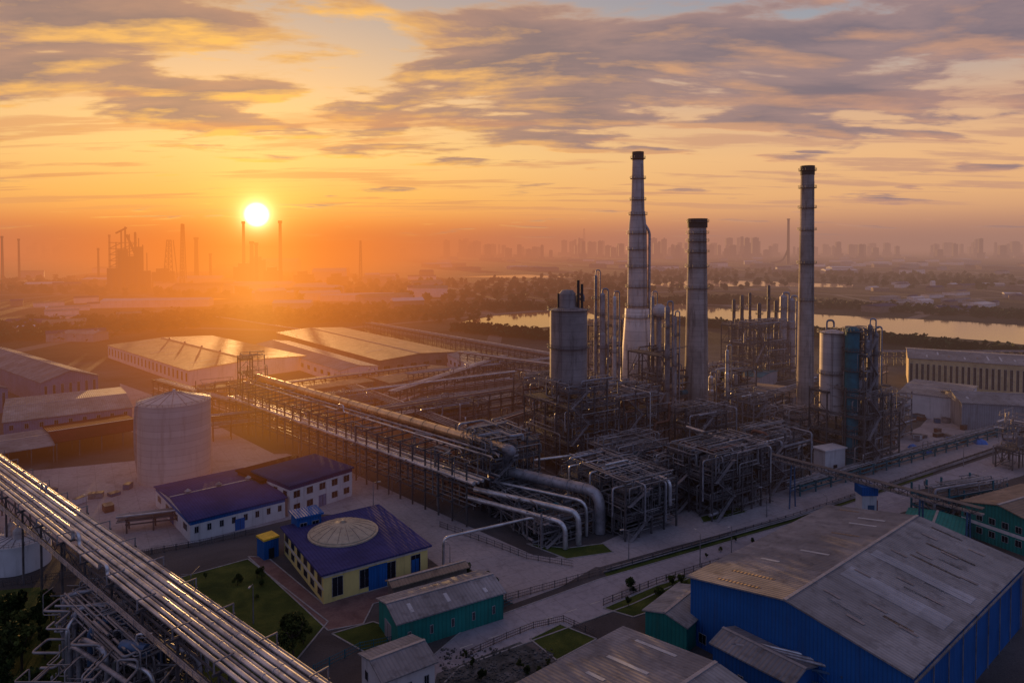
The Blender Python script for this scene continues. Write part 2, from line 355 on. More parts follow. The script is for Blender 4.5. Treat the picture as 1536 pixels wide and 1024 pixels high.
# ---------------------------------------------------------------- buildings
def frame_of(A, B, Cc, orient='B'):
    A, B, Cc = Vector(A), Vector(B), Vector(Cc)
    for v in (A, B, Cc): v.z = 0
    if orient == 'F':
        u1 = (B-A).normalized(); w = (Cc-A).normalized(); u = (u1*1.3+Vector((w.y, -w.x, 0))).normalized()
        L = (B-A).length; W = (Cc-A).length
    elif orient == 'B':
        u = (B-A).normalized(); L = (B-A).length; w = Vector((-u.y, u.x, 0)); W = abs((Cc-A).dot(w))
    else:
        w = (Cc-A).normalized(); W = (Cc-A).length; u = Vector((w.y, -w.x, 0)); L = abs((B-A).dot(u))
    return A, math.atan2(u.y, u.x), L, W
def building(name, label, cat, A, B, Cc, h, ridge=2., axis='x', wall='w_grey', roof='r_grey', orient='B', over=.6, wins=(), lights=0, door=None,
             group=None, vents=0, band=None, frame=None, posts=False):
    A, ang, L, W = frame or frame_of(A, B, Cc, orient)
    r = thing(name, label, cat, A, ang, group)
    b = MB()
    if not posts:
        b.box(0, L, 0, W, 0, h-.02)
        if ridge > 0:
            if axis == 'x': b.add([(0, 0, h), (0, W/2, h+ridge), (0, W, h), (L, 0, h), (L, W/2, h+ridge), (L, W, h)], [(0, 1, 2), (5, 4, 3)])
            else: b.add([(0, 0, h), (L/2, 0, h+ridge), (L, 0, h), (0, W, h), (L/2, W, h+ridge), (L, W, h)], [(2, 1, 0), (3, 4, 5)])
        b.build('wall', wall, r)
    else:
        n = max(2, int(L/7))
        for i in range(n+1):
            for y in (0, W/2, W):
                MB().box(L*i/n-.2, L*i/n+.2, y-.2, y+.2, 0, h).build('post', 'steel', r)
        if wall: b.box(0, L, W-.3, W, 0, h-.05).build('back_wall', wall, r)
    o = over; t = .28; rb = MB()
    if ridge > 0:
        if axis == 'x':
            k = ridge/(W/2); pr = [(-o, h-o*k), (W/2, h+ridge), (W+o, h-o*k)]; mp = lambda y, z, e: (e, y, z); E = (-o, L+o)
        else:
            k = ridge/(L/2); pr = [(-o, h-o*k), (L/2, h+ridge), (L+o, h-o*k)]; mp = lambda x, z, e: (x, e, z); E = (-o, W+o)
        vs = [mp(a, z+d+.06, e) for e in E for d in (0, t) for a, z in pr]
        rb.add(vs, [(0, 1, 4, 3), (1, 2, 5, 4), (6, 9, 10, 7), (7, 10, 11, 8), (3, 4, 10, 9), (4, 5, 11, 10), (0, 6, 7, 1), (1, 7, 8, 2), (0, 3, 9, 6), (2, 8, 11, 5)])
    else: rb.box(-o, L+o, -o, W+o, h, h+.5)
    ro = rb.build('roof', roof, r)
    if ridge > 0:
        c = MB(); z = h+ridge+t+.12
        if axis == 'x': c.bar((-o, W/2, z), (L+o, W/2, z), .7, .15)
        else: c.bar((L/2, -o, z), (L/2, W+o, z), .7, .15)
        c.build('ridge_cap', 'ridge', ro)
    for i in range(lights):
        f = (i+.5+R.uniform(-.15, .15))/lights
        for sd in (0, 1):
            c = MB()
            if R.random() < .2: continue
            a, e = R.choice(((.18, .42), (.25, .7), (.5, .8), (.3, .5)))
            if axis == 'x':
                k = ridge/(W/2); y0, y1 = W/2*a, W/2*e; z0, z1 = h+k*y0, h+k*y1
                if sd: y0, y1 = W-y0, W-y1
                x = L*f; c.add([(x-.45, y0, z0+t+.12), (x+.45, y0, z0+t+.12), (x+.45, y1, z1+t+.12), (x-.45, y1, z1+t+.12)], [(0, 1, 2, 3)])
            else:
                k = ridge/(L/2); y0, y1 = L/2*a, L/2*e; z0, z1 = h+k*y0, h+k*y1
                if sd: y0, y1 = L-y0, L-y1
                x = W*f; c.add([(y0, x-.45, z0+t+.12), (y0, x+.45, z0+t+.12), (y1, x+.45, z1+t+.12), (y1, x-.45, z1+t+.12)], [(0, 1, 2, 3)])
            c.build('roof_light', 'skyl' if R.random() < .6 else 'r_tan', ro)
    for i in range(vents):
        x = L*(i+.5)/vents if axis == 'x' else L/2
        y = W/2 if axis == 'x' else W*(i+.5)/vents
        MB().lathe(x, y, [(.7, h+ridge), (.7, h+ridge+1.1), (1.1, h+ridge+1.1), (0.05, h+ridge+1.9)], 12).build('roof_vent', 'steel2', ro)
    def face(side, a0, a1, z0, z1, d):
        m = MB()
        if side == 'S': m.box(a0, a1, -d, .05, z0, z1)
        elif side == 'W': m.box(-d, .05, a0, a1, z0, z1)
        elif side == 'E': m.box(L-.05, L+d, a0, a1, z0, z1)
        return m
    for side, n, z0, z1, fw in wins:
        T_ = L if side == 'S' else W
        for i in range(n):
            c = T_*(i+.5)/n; w = T_/n*fw/2
            fr = face(side, c-w, c+w, z0, z1, .08).build('window', 'frame', r)
            face(side, c-w+.12, c-.05, z0+.12, z1-.12, .12).build('pane', 'glass', fr)
            face(side, c+.05, c+w-.12, z0+.12, z1-.12, .12).build('pane', 'glass', fr)
    if band:
        for side, z0, z1, m_ in band: face(side, 0.02, (L if side == 'S' else W)-.02, z0, z1, .05).build('wall_band', m_, r)
    if door:
        for side, a, w, hh, m_ in door:
            T_ = L if side == 'S' else W
            d = face(side, T_*a-w/2, T_*a+w/2, 0, hh, .14).build('door', m_, r)
            face(side, T_*a-.04, T_*a+.04, .3, hh-.3, .17).build('door_seam', 'dark', d)
    return r, A, ang, L, W
B = building
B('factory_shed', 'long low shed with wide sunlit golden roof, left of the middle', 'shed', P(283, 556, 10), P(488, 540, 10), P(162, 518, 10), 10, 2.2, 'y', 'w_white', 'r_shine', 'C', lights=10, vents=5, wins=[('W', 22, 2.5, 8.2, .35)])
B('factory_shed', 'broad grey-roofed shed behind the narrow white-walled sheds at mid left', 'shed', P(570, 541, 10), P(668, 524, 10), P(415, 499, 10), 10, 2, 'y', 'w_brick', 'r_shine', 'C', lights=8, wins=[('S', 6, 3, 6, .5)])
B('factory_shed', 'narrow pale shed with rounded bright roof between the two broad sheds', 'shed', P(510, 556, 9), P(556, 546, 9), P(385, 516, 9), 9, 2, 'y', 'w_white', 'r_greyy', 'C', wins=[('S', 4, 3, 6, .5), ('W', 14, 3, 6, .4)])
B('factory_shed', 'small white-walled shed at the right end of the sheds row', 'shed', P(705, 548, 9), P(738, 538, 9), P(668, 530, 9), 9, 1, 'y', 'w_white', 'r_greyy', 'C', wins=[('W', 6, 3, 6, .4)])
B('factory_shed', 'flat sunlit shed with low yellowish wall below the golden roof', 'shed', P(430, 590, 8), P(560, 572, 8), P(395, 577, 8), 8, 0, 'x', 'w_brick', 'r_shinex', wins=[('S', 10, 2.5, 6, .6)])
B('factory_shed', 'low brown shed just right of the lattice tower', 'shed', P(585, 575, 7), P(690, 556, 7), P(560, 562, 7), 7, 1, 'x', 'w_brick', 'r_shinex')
B('factory_shed', 'large ridged grey shed with pale panelled end at far left', 'shed', P(62, 574, 13), P(175, 571, 13), P(-60, 530, 13), 13, 5, 'y', 'w_indigo', 'r_brown', 'C', wins=[('S', 7, 2, 11, .35)], lights=6)
B('factory_shed', 'partly cropped ridged shed at the left edge, nearer than the large one', 'shed', P(-70, 594, 13), P(35, 588, 13), P(-180, 560, 13), 13, 4, 'y', 'w_indigo', 'r_brown', 'C', wins=[('S', 6, 2, 11, .35)])
B('factory_shed', 'long low shed with blue-grey wall and grey roof left of the big tank', 'shed', P(5, 634, 9), P(198, 611, 9), P(-60, 606, 9), 9, 1.5, 'x', 'w_indigo', 'r_grey', 'B', wins=[('S', 9, 5, 7.5, .3)])
B('open_shed', 'open-sided shed on posts with reddish roof beside the big tank', 'open shed', P(85, 664, 8), P(215, 643, 8), P(30, 645, 8), 8, 1, 'x', 'w_brick', 'r_red', 'B', posts=True)
B('open_shed', 'dark open-sided shed on posts at the left edge in front of the reddish one', 'open shed', P(-60, 690, 7), P(80, 668, 7), P(-100, 668, 7), 7, 1, 'x', 'w_brick', 'r_brown', 'B', posts=True)
B('workshop', 'low white workshop with indigo roof in front of the big tank', 'building', P(285, 782, 6.5), P(432, 750, 6.5), P(212, 735, 6.5), 6.5, 1.8, 'x', 'w_white', 'r_purple', 'F', wins=[('S', 8, 2.5, 4.6, .35), ('W', 4, 2.5, 4.6, .4)], door=[('S', .5, 3, 3.6, 'w_blue'), ('W', .5, 4, 4.2, 'w_blue')], vents=3, band=[('S', 5.3, 6.3, 'w_blue'), ('W', 5.3, 6.3, 'w_blue')])
B('office_block', 'two-storey white block with navy roof and dark red back part', 'building', P(435, 730, 10), P(528, 702, 10), P(385, 706, 10), 10, 0, 'x', 'w_white', 'r_navy', wins=[('S', 5, 1.5, 3.8, .5), ('S', 5, 5.8, 8.2, .5), ('W', 4, 5.8, 8.2, .4)], band=[('S', 8.8, 9.9, 'r_purple'), ('W', 8.8, 9.9, 'r_purple')], door=[('S', .5, 3, 4, 'w_indigo')])
B('office_block', 'dark maroon-roofed annex behind the navy-roofed white block', 'building', P(392, 722, 9), P(478, 698, 9), P(358, 706, 9), 9, 0, 'x', 'redsteel', 'r_red', wins=[('S', 4, 5, 7.5, .4)])
r, A_, an_, L_, W_ = B('canteen', 'yellow building with flat indigo roof carrying a round tan dome', 'building', P(485, 862, 7.5), P(648, 825, 7.5), P(403, 798, 7.5), 7.5, 0, 'x', 'w_cream', 'r_purple', 'F', over=.9,
   wins=[('W', 6, 1.2, 3.2, .55), ('W', 6, 4.3, 6.4, .55), ('S', 4, 1.2, 6.2, .4)], band=[('S', 6.6, 7.3, 'w_white'), ('W', 3.5, 4.0, 'w_white'), ('W', 6.7, 7.3, 'w_white')], door=[('S', .5, 5.2, 6.3, 'w_blue'), ('S', .87, 2.2, 5, 'w_blue')])
Rd = 9.0; dx_, dy_ = L_*.44, W_*.60
dm = MB().lathe(dx_, dy_, [(Rd*1.02, 8.), (Rd*1.02, 8.7), (Rd, 8.8), (Rd*.75, 9.8), (Rd*.45, 10.6), (Rd*.2, 11.0), (.6, 11.1), (.6, 11.6), (.05, 11.7)], 36).build('dome', 'dome', r)
for k in range(18):
    a = 2*pi*k/18; q = MB()
    for (ra, za), (rb_, zb) in zip([(Rd, 8.83), (Rd*.75, 9.83), (Rd*.45, 10.63)], [(Rd*.75, 9.83), (Rd*.45, 10.63), (.6, 11.1)]):
        q.bar((dx_+cos(a)*ra, dy_+sin(a)*ra, za), (dx_+cos(a)*rb_, dy_+sin(a)*rb_, zb), .08, .06)
    q.build('dome_rib', 'w_brick', dm)
MB().lathe(dx_, dy_, [(Rd*1.1, 8.01), (Rd*1.1, 8.4), (Rd*1.02, 8.4)], 32).build('dome_collar', 'dome', dm)
B('entrance_block', 'small blue block with yellow band behind the domed roof', 'building', P(446, 778, 10.5), P(482, 770, 10.5), P(436, 768, 10.5), 10.5, 0, 'x', 'w_blue', 'w_blue', wins=[('S', 2, 7.2, 9.0, .6)], band=[('S', 5.6, 6.8, 'yellow')])
B('entrance_block', 'low blue porch with yellow top at the left end of the domed building', 'building', P(396, 812, 5.5), P(418, 805, 5.5), P(388, 804, 5.5), 5.5, 0, 'x', 'w_blue', 'yellow', over=.2, door=[('S', .5, 1.6, 3, 'dark')])
B('green_shed', 'grey-roofed shed with green walls between paving and road', 'shed', P(597, 935, 6.5), P(755, 888, 6.5), P(550, 903, 6.5), 6.5, 1.6, 'x', 'w_green', 'r_grey', lights=3, wins=[('S', 5, 2, 4, .15)], door=[('W', .5, 4, 4, 'w_grey')])
B('small_hut', 'small square hut with grey roof at the bottom edge below the green shed', 'hut', P(575, 1022, 6), P(652, 992, 6), P(522, 988, 6), 6, 1.4, 'x', 'w_white', 'r_grey', wins=[('S', 3, 2, 4, .3), ('W', 2, 2, 4, .3)])
B('small_hut', 'low flat-roofed hut beside the green shed and the pipe arch', 'hut', P(590, 880, 5), P(700, 850, 5), P(578, 872, 5), 5, .6, 'x', 'w_brick', 'r_tan', wins=[('S', 5, 1.5, 3.5, .4)])
fa = P(1036, 865, 15); fa.z = 0
r, WA, wan, WL, WW = B('blue_warehouse', 'huge warehouse with deep blue walls and weathered grey gabled roof, bottom right', 'warehouse', 0, 0, 0, 15, 4.0, 'y', 'w_blue', 'r_brown', over=.8, lights=13, frame=(fa, radians(-50.5), 46, 66),
    wins=[('S', 7, 1.2, 3.4, .3)], door=[('S', .55, 5, 6, 'w_grey')])
k = 4.0/(WL/2); rf = [c for c in r.children if c.name.startswith('roof')][0]
zr = lambda x, d=.4: 15+4.0-k*(x-WL/2)+d
x0, x1 = WL/2+.8, WL+.9
MB().add([(x0, -.85, zr(x0)), (x1, -.85, zr(x1)), (x1, WW+.85, zr(x1)), (x0, WW+.85, zr(x0))], [(0, 1, 2, 3)]).build('grey_roof_sheets', 'r_greyy', rf)
MB().box(WL+.0, WL+.12, .05, WW-.05, 0, 14.9).build('side_cladding', 'w_bluey', r)
for xx, yy in ((WL*.56, 10), (WL*.56, 24), (WL*.58, 41), (WL*.7, 6), (WL*.72, 14), (WL*.7, 30), (WL*.73, 52), (WL*.86, 12), (WL*.84, 28), (WL*.87, 44), (WL*.6, 57), (WL*.66, 46), (WL*.8, 60)):
    MB().add([(xx, yy-.35, zr(xx, .55)), (xx+3.4, yy-.35, zr(xx+3.4, .55)), (xx+3.4, yy+.35, zr(xx+3.4, .55)), (xx, yy+.35, zr(xx, .55))], [(0, 1, 2, 3)]).build('roof_light', 'steel2', rf)
for yy in (19, 20.9, 22.8, 34, 35.9):
    MB().add([(x0+1, yy, zr(x0+1, .46)), (x1-2, yy, zr(x1-2, .46)), (x1-2, yy+1.85, zr(x1-2, .46)), (x0+1, yy+1.85, zr(x0+1, .46))], [(0, 1, 2, 3)]).build('new_roof_sheet', 'sheet2', rf)
gt = MB(); gt.bar((WL+1.1, -.8, 14.5), (WL+1.1, WW+.8, 14.5), .35, .35)
for i in range(9): gt.bar((WL+.45, 2+i*7.7, 14.4), (WL+.45, 2+i*7.7, .2), .18)
gt.build('gutter', 'steel2', r)
ua = Vector((cos(wan), sin(wan), 0)); va = Vector((-sin(wan), cos(wan), 0))
c0 = WA+ua*12-va*9
B('lean_to', 'blue lean-to with grey roof against the warehouse end wall', 'annex', 0, 0, 0, 8.5, 1.2, 'x', 'w_blue', 'r_grey', frame=(c0, wan, 17, 8.8), wins=[('S', 4, 3, 5, .3)], door=[('W', .5, 3, 4, 'w_grey')])
B('small_shed', 'small green-walled shed with grey roof beside the blue warehouse corner', 'shed', P(968, 915, 6), P(1030, 940, 6), P(1030, 882, 6), 6, 1.3, 'y', 'w_green', 'r_greyy', 'B')
c1 = P(935, 943, 10)-va*62; c1.z = 0
r, _, _, gL, gW = B('grey_warehouse', 'wide low warehouse with weathered grey gabled roof at the bottom edge', 'warehouse', 0, 0, 0, 10, 3, 'y', 'w_grey', 'r_brown', frame=(c1, wan, 44, 62), lights=9)
k2 = 3/(gL/2); rf = [c for c in r.children if c.name.startswith('roof')][0]; z2 = lambda x: 13-k2*(x-gL/2)+.4
MB().add([(gL/2+.8, -.7, z2(gL/2+.8)), (gL+.7, -.7, z2(gL+.7)), (gL+.7, gW+.65, z2(gL+.7)), (gL/2+.8, gW+.65, z2(gL/2+.8))], [(0, 1, 2, 3)]).build('grey_roof_sheets', 'r_greyy', rf)
B('teal_building', 'teal and white gabled building at the right edge above the blue warehouse', 'building', P(1442, 752, 10), P(1560, 790, 10), P(1500, 718, 10), 10, 2.5, 'y', 'w_green', 'r_tan', wins=[('S', 6, 2, 4, .5), ('S', 6, 6, 8, .5)], band=[('S', 4.5, 5.5, 'w_white')])
B('teal_shed', 'low flat teal shed behind the gallery pillar beside the road', 'shed', P(1350, 795, 5), P(1440, 815, 5), P(1390, 768, 5), 5, .8, 'y', 'w_green', 'w_green')
B('striped_hall', 'long hall with pale and dark striped wall at the right edge', 'hall', P(1363, 537, 19), P(1600, 553, 19), P(1400, 524, 19), 19, 2.5, 'x', 'w_yel', 'r_grey', wins=[('S', 26, 3, 16, .5)], lights=12)
B('factory_shed', 'pale grey wall shed below the striped hall', 'shed', P(1350, 588, 12), P(1450, 600, 12), P(1380, 570, 12), 12, 1, 'x', 'w_white', 'r_grey')
B('factory_shed', 'grey gabled shed at the right edge below the striped hall', 'shed', P(1443, 604, 13), P(1600, 612, 13), P(1480, 590, 13), 13, 3, 'x', 'w_grey', 'r_grey', lights=5)
B('pump_house', 'small white cubic pump house at the foot of the teal silo tower', 'hut', P(1238, 677, 9), P(1268, 672, 9), P(1228, 670, 9), 9, 0, 'x', 'w_white', 'w_white', door=[('S', .5, 2, 3, 'dark')])
B('teal_shed', 'small teal-roofed shed between the second and third chimneys', 'shed', P(1060, 556, 8), P(1140, 566, 8), P(1080, 546, 8), 8, .8, 'x', 'w_grey', 'tealsteel')
B('factory_shed', 'low long grey shed beyond the third chimney', 'shed', P(1070, 582, 9), P(1190, 596, 9), P(1090, 570, 9), 9, 1.2, 'x', 'w_grey', 'r_tan')
# ---------------------------------------------------------------- steel structures, racks, pipes
def unroot(A, ang):
    return Matrix.Translation(A) @ Matrix.Rotation(ang, 4, 'Z')
def pipe(path, r, m, label, group, n=8, name='pipe'):
    return tag(MB().tube(path, r, n).build(name, m), label, 'pipe', group)
def structure(name, label, A, ang, Lx, Ly, levels, nx, ny, where, m='steel', npipes=14, drums=3, rail=True, cat='steel frame', deckp=.6, dense=1.):
    A = Vector((A.x, A.y, 0)); r = thing(name, label, cat, A, ang)
    Ht = levels[-1]
    hcell = [[Ht if (len(levels) < 3 or R.random() < .6) else levels[-2] if R.random() < .6 else levels[-3] for j in range(ny)] for i in range(nx)]
    def hcol(i, j):
        return max(hcell[a][b] for a in (i-1, i) for b in (j-1, j) if 0 <= a < nx and 0 <= b < ny)
    for i in range(nx+1):
        for j in range(ny+1):
            x, y = Lx*i/nx, Ly*j/ny; e = R.choice((0, 0, 1.2, 3)) if hcol(i, j) == Ht else 0
            MB().box(x-.24, x+.24, y-.24, y+.24, 0, hcol(i, j)+e).build('column', m, r)
    for z in levels:
        b = MB(); d = MB(); q = MB()
        for i in range(nx):
            for j in range(ny):
                if hcell[i][j] < z: continue
                X0, X1, Y0, Y1 = Lx*i/nx, Lx*(i+1)/nx, Ly*j/ny, Ly*(j+1)/ny
                b.bar((X0, Y0, z-.33), (X1, Y0, z-.33), .28, .5); b.bar((X0, Y0, z-.3), (X0, Y1, z-.3), .28, .5)
                if i == nx-1 or hcell[i+1][j] < z: b.bar((X1, Y0, z-.3), (X1, Y1, z-.3), .28, .5)
                if j == ny-1 or hcell[i][j+1] < z: b.bar((X0, Y1, z-.33), (X1, Y1, z-.33), .28, .5)
                for k in (1, 2): b.bar((X0+(X1-X0)*k/3, Y0, z-.2), (X0+(X1-X0)*k/3, Y1, z-.2), .12, .2)
                if R.random() < deckp: d.box(X0+.02, X1-.02, Y0+.02, Y1-.02, z-.02, z+.08)
                if rail:
                    for (a, e, on) in (((X0, Y0), (X1, Y0), j == 0 or hcell[i][j-1] < z), ((X0, Y1), (X1, Y1), j == ny-1 or hcell[i][j+1] < z), ((X0, Y0), (X0, Y1), i == 0 or hcell[i-1][j] < z), ((X1, Y0), (X1, Y1), i == nx-1 or hcell[i+1][j] < z)):
                        if on:
                            for hh in (.6, 1.15): q.bar((*a, z+hh), (*e, z+hh), .09)
                            for k in range(4): q.bar((a[0]+(e[0]-a[0])*k/4, a[1]+(e[1]-a[1])*k/4, z), (a[0]+(e[0]-a[0])*k/4, a[1]+(e[1]-a[1])*k/4, z+1.15), .07)
        if b.v: b.build('floor_beams', m, r)
        if d.v: d.build('deck', 'grate', r)
        if q.v: q.build('railing', 'steel2', r)
    lv = [0]+list(levels)
    for ax in (0, 1):
        for f_ in (0, Ly if ax == 0 else Lx):
            q = MB(); nn_ = nx if ax == 0 else ny; LL_ = Lx if ax == 0 else Ly
            for i in range(nn_):
                ht = hcell[i][0 if f_ == 0 else ny-1] if ax == 0 else hcell[0 if f_ == 0 else nx-1][i]
                for a, b_ in zip(lv, lv[1:]):
                    if b_ > ht: continue
                    if R.random() < .7:
                        s = R.random() < .5; u0, u1 = LL_*(i+s)/nn_, LL_*(i+1-s)/nn_
                        if ax == 0: q.bar((u0, f_, a), (u1, f_, b_-.4), .18)
                        else: q.bar((f_, u0, a), (f_, u1, b_-.4), .18)
                    if R.random() < .4:
                        u0, u1 = LL_*i/nn_, LL_*(i+1)/nn_; zz = (a+b_)/2
                        if ax == 0: q.bar((u0, f_, zz), (u1, f_, zz), .18)
                        else: q.bar((f_, u0, zz), (f_, u1, zz), .18)
            if q.v: q.build('bracing', m, r)
    q = MB()
    for k, (a, b_) in enumerate(zip(lv, lv[1:])):
        x0, x1 = (1, min(Lx-1, 9)) if k % 2 == 0 else (min(Lx-1, 9), 1)
        q.bar((x0, -1.2, a+.1), (x1, -1.2, b_), 1., .2); q.bar((x0, -1.7, a+1.1), (x1, -1.7, b_+1), .08); q.bar((x0, -.7, a+1.1), (x1, -.7, b_+1), .08)
        q.bar((x1-1, -1.2, b_), (x1+1, -1.2, b_), 1., .12)
    q.build('staircase', 'steel2', r)
    Mx = unroot(A, ang)
    for k in range(int(npipes*4.2*dense)):
        big = k < npipes*.2
        rr = R.choice((.35, .45, .55)) if big else R.choice((.1, .13, .17, .22, .28))
        p = Vector((R.uniform(-1, Lx+1), R.uniform(-1, Ly+1), R.choice(lv)+R.uniform(.5, 3)))
        pts = [p.copy()]
        seq = R.choice(('xzy', 'zxz', 'yzx', 'zyz', 'xyz', 'zyx', 'zxy', 'xzx', 'zxzyz', 'xzxz'))
        for c in seq:
            q_ = pts[-1].copy()
            if c == 'x': q_.x = R.uniform(-1.5, Lx+1.5)
            elif c == 'y': q_.y = R.uniform(-1.5, Ly+1.5)
            else: q_.z = min(Ht+3, max(.5, q_.z+R.uniform(-9, 9)))
            if (q_-pts[-1]).length > 1.5: pts.append(q_)
        if len(pts) < 2: continue
        pts = [Mx @ q_ for q_ in pts]
        if big: pipe(pts, rr, R.choice(('silver', 'silver2', 'silver2', 'steel2', 'rust')), 'thick bent service pipe threading through '+where, 'thick service pipes threading through '+where, 8)
        else: SMALL.tube(pts, rr, 5)
    for k in range(drums):
        z = R.choice(lv[:-1]); rr = R.uniform(.9, 1.7)
        x, y = R.uniform(2, Lx-2), R.uniform(1, Ly*.6)
        if R.random() < .5:
            hgt = R.uniform(3, 6); w = Mx @ Vector((x, y, z))
            t = thing('process_vessel', 'upright process vessel with domed top inside '+where, 'vessel', w, ang, 'upright vessels inside '+where)
            MB().lathe(0, 0, [(.01, .6), (rr, 1), (rr, hgt), (rr*.8, hgt+.5), (.3, hgt+.8), (.01, hgt+.85)], 16).build('shell', 'silver2', t)
            for a in range(3): MB().box(cos(a*2.1)*rr*.8-.1, cos(a*2.1)*rr*.8+.1, sin(a*2.1)*rr*.8-.1, sin(a*2.1)*rr*.8+.1, 0, 1.2).build('leg', 'steel', t)
            MB().tube([(0, 0, hgt+.8), (0, 0, hgt+2), (2, 0, hgt+2), (2, 0, hgt-.5)], .18, 6).build('outlet_pipe', 'silver', t)
        else:
            w = Mx @ Vector((x, y, z)); ll = R.uniform(3, 6)
            t = thing('process_drum', 'horizontal drum on saddles inside '+where, 'vessel', w, ang+R.choice((0, pi/2)), 'horizontal drums inside '+where)
            MB().tube([(-ll/2-.4, 0, rr+.7), (-ll/2, 0, rr+.7), (ll/2, 0, rr+.7), (ll/2+.4, 0, rr+.7)], rr, 16, .1).build('shell', R.choice(('silver2', 'tealsteel', 'silver2')), t)
            for s in (-1, 1): MB().box(s*ll*.3-.2, s*ll*.3+.2, -rr*.8, rr*.8, 0, .9).build('saddle', 'steel', t)
    return r, Mx
def headers(Mx, Lx, Ly, z, n, where, rr=(.26, .38)):
    for i in range(n):
        x = Lx*(.08+.84*i/max(1, n-1)); zz = z+.8+(i % 3)*.9; q = rr[0]+(rr[1]-rr[0])*R.random()
        if i % 2: pts = [(x, Ly+2, zz), (x, -1.6-.3*(i % 3), zz), (x, -1.6-.3*(i % 3), R.uniform(1, z*.5))]
        else:
            y = Ly*(.1+.8*i/n); pts = [(-2.2, y, R.uniform(1, z*.5)), (-2.2, y, zz), (Lx*R.uniform(.4, 1.08), y, zz), (Lx+1.8, y+R.uniform(1, 6), zz-R.uniform(2, 5))]
        pipe([Mx @ Vector(p) for p in pts], q, R.choice(('silver', 'silver2', 'silver2')), 'silver header pipe looping over the top of '+where, 'silver header pipes over '+where, 8)
def rack(label, p0, p1, w, levels, where, bay=9., m='steel', pipes=(), side=1, truss=True, over=1.2):
    p0 = Vector((p0.x, p0.y, 0)); p1 = Vector((p1.x, p1.y, 0)); u = (p1-p0).normalized(); L = (p1-p0).length
    ang = math.atan2(u.y, u.x); r = thing('pipe_rack', label, 'pipe rack', p0, ang)
    n = max(1, int(round(L/bay)))
    for i in range(n+1):
        x = L*i/n; b = MB()
        for y in (0, side*w): b.box(x-.22, x+.22, y-.22, y+.22, 0, levels[-1])
        for z in levels: b.bar((x, -over*side, z-.25), (x, side*(w+over), z-.25), .35, .45)
        if i % 2 == 0: b.bar((x, 0, 1), (x, side*w, levels[0]-.5), .16)
        b.build('trestle', m, r)
    for y in (0, side*w):
        b = MB()
        for z in levels: b.bar((0, y, z-.75), (L, y, z-.75), .25, .4)
        if truss:
            z = levels[-1]; d = min(2.4, z-2)
            b.bar((0, y, z-.75-d), (L, y, z-.75-d), .2, .25)
            k = int(L/3)
            for i in range(k): b.bar((L*i/k, y, z-.75-(d if i % 2 else 0)), (L*(i+1)/k, y, z-.75-(0 if i % 2 else d)), .13)
        b.build('girder', m, r)
    Mx = unroot(p0, ang)
    for j, (fy, lv, rr, pm, desc) in enumerate(pipes):
        z = levels[lv]+rr; y = side*w*fy
        if R.random() < .3 and rr < .5 and L > 50:
            c = L*R.uniform(.3, .7); h_ = R.uniform(1.5, 3)
            pts = [(-3, y, z), (c-2, y, z), (c-2, y, z+h_), (c+2, y, z+h_), (c+2, y, z), (L+3, y, z)]
        else: pts = [(-3, y, z), (L+3, y, z)]
        pts = [Mx @ Vector(q) for q in pts]
        if rr < .27: SMALL.tube(pts, rr, 6)
        else:
            mb_ = MB().tube(pts, rr, 12 if rr > .5 else 7)
            if rr > .38 and len(pts) == 2: mb_.flanges(pts[0], pts[1], rr, 7.)
            tag(mb_.build('pipeline', pm), desc+' on '+where, 'pipe', desc+'s on '+where)
    return r, Mx, L
def mixp(n, lv=0, r=(.15, .5), mats=('silver', 'silver2', 'steel2', 'rust'), desc='slim pipe'):
    return [((i+.5)/n, lv, R.uniform(*r), R.choice(mats), desc) for i in range(n)]
# foreground silver bundle
q0, q1 = P(0, 683, 20), P(490, 1024, 20)
u = (q1-q0).normalized(); q0 = q0-u*60; q1 = q1+u*45
BW = 9.6
fbr, FMx, FL = rack('tall lattice trestle carrying the silver pipe bundle across the bottom left corner', q0, q1, BW, [20], 'the foreground bundle trestle', 15., 'steel', side=-1, over=1.2,
     pipes=[(f, 0, rr, mm, ds) for f, rr, mm, ds in ((.0, .28, 'silver2', 'thin outer pipe'), (.09, .45, 'silver', 'medium silver pipe'), (.19, .28, 'silver2', 'thin grey pipe'), (.29, .55, 'silver', 'thick silver pipe'), (.42, .5, 'silver', 'thick silver pipe'), (.52, .28, 'silver', 'thin grey pipe'), (.62, .5, 'silver', 'thick silver pipe'), (.72, .28, 'silver2', 'thin grey pipe'), (.82, .45, 'silver', 'medium silver pipe'), (.94, .42, 'silver', 'medium silver pipe'))])
for i in range(0, int(FL/15)+1):
    x = FL*i/round(FL/15)
    MB().bar((x, .9, 19.8), (x, .9, 22.0), .22).bar((x, .9, 21.9), (x, -2.6, 21.9), .22).build('guide_bracket', 'steel2', fbr)
    MB().bar((x, -BW-.9, 19.8), (x, -BW-.9, 22.0), .22).bar((x, -BW+2.6, 21.9), (x, -BW-.9, 21.9), .22).build('guide_bracket', 'steel2', fbr)
y0 = -BW-1.9; b = MB(); b.box(0, FL, y0-.5, y0+.5, 18.3, 18.4)
for z in (19, 19.5): b.bar((0, y0-.5, z), (FL, y0-.5, z), .08)
for i in range(int(FL/3)): b.bar((i*3, y0-.5, 18.3), (i*3, y0-.5, 19.5), .07)
b.build('walkway', 'steel2', fbr)
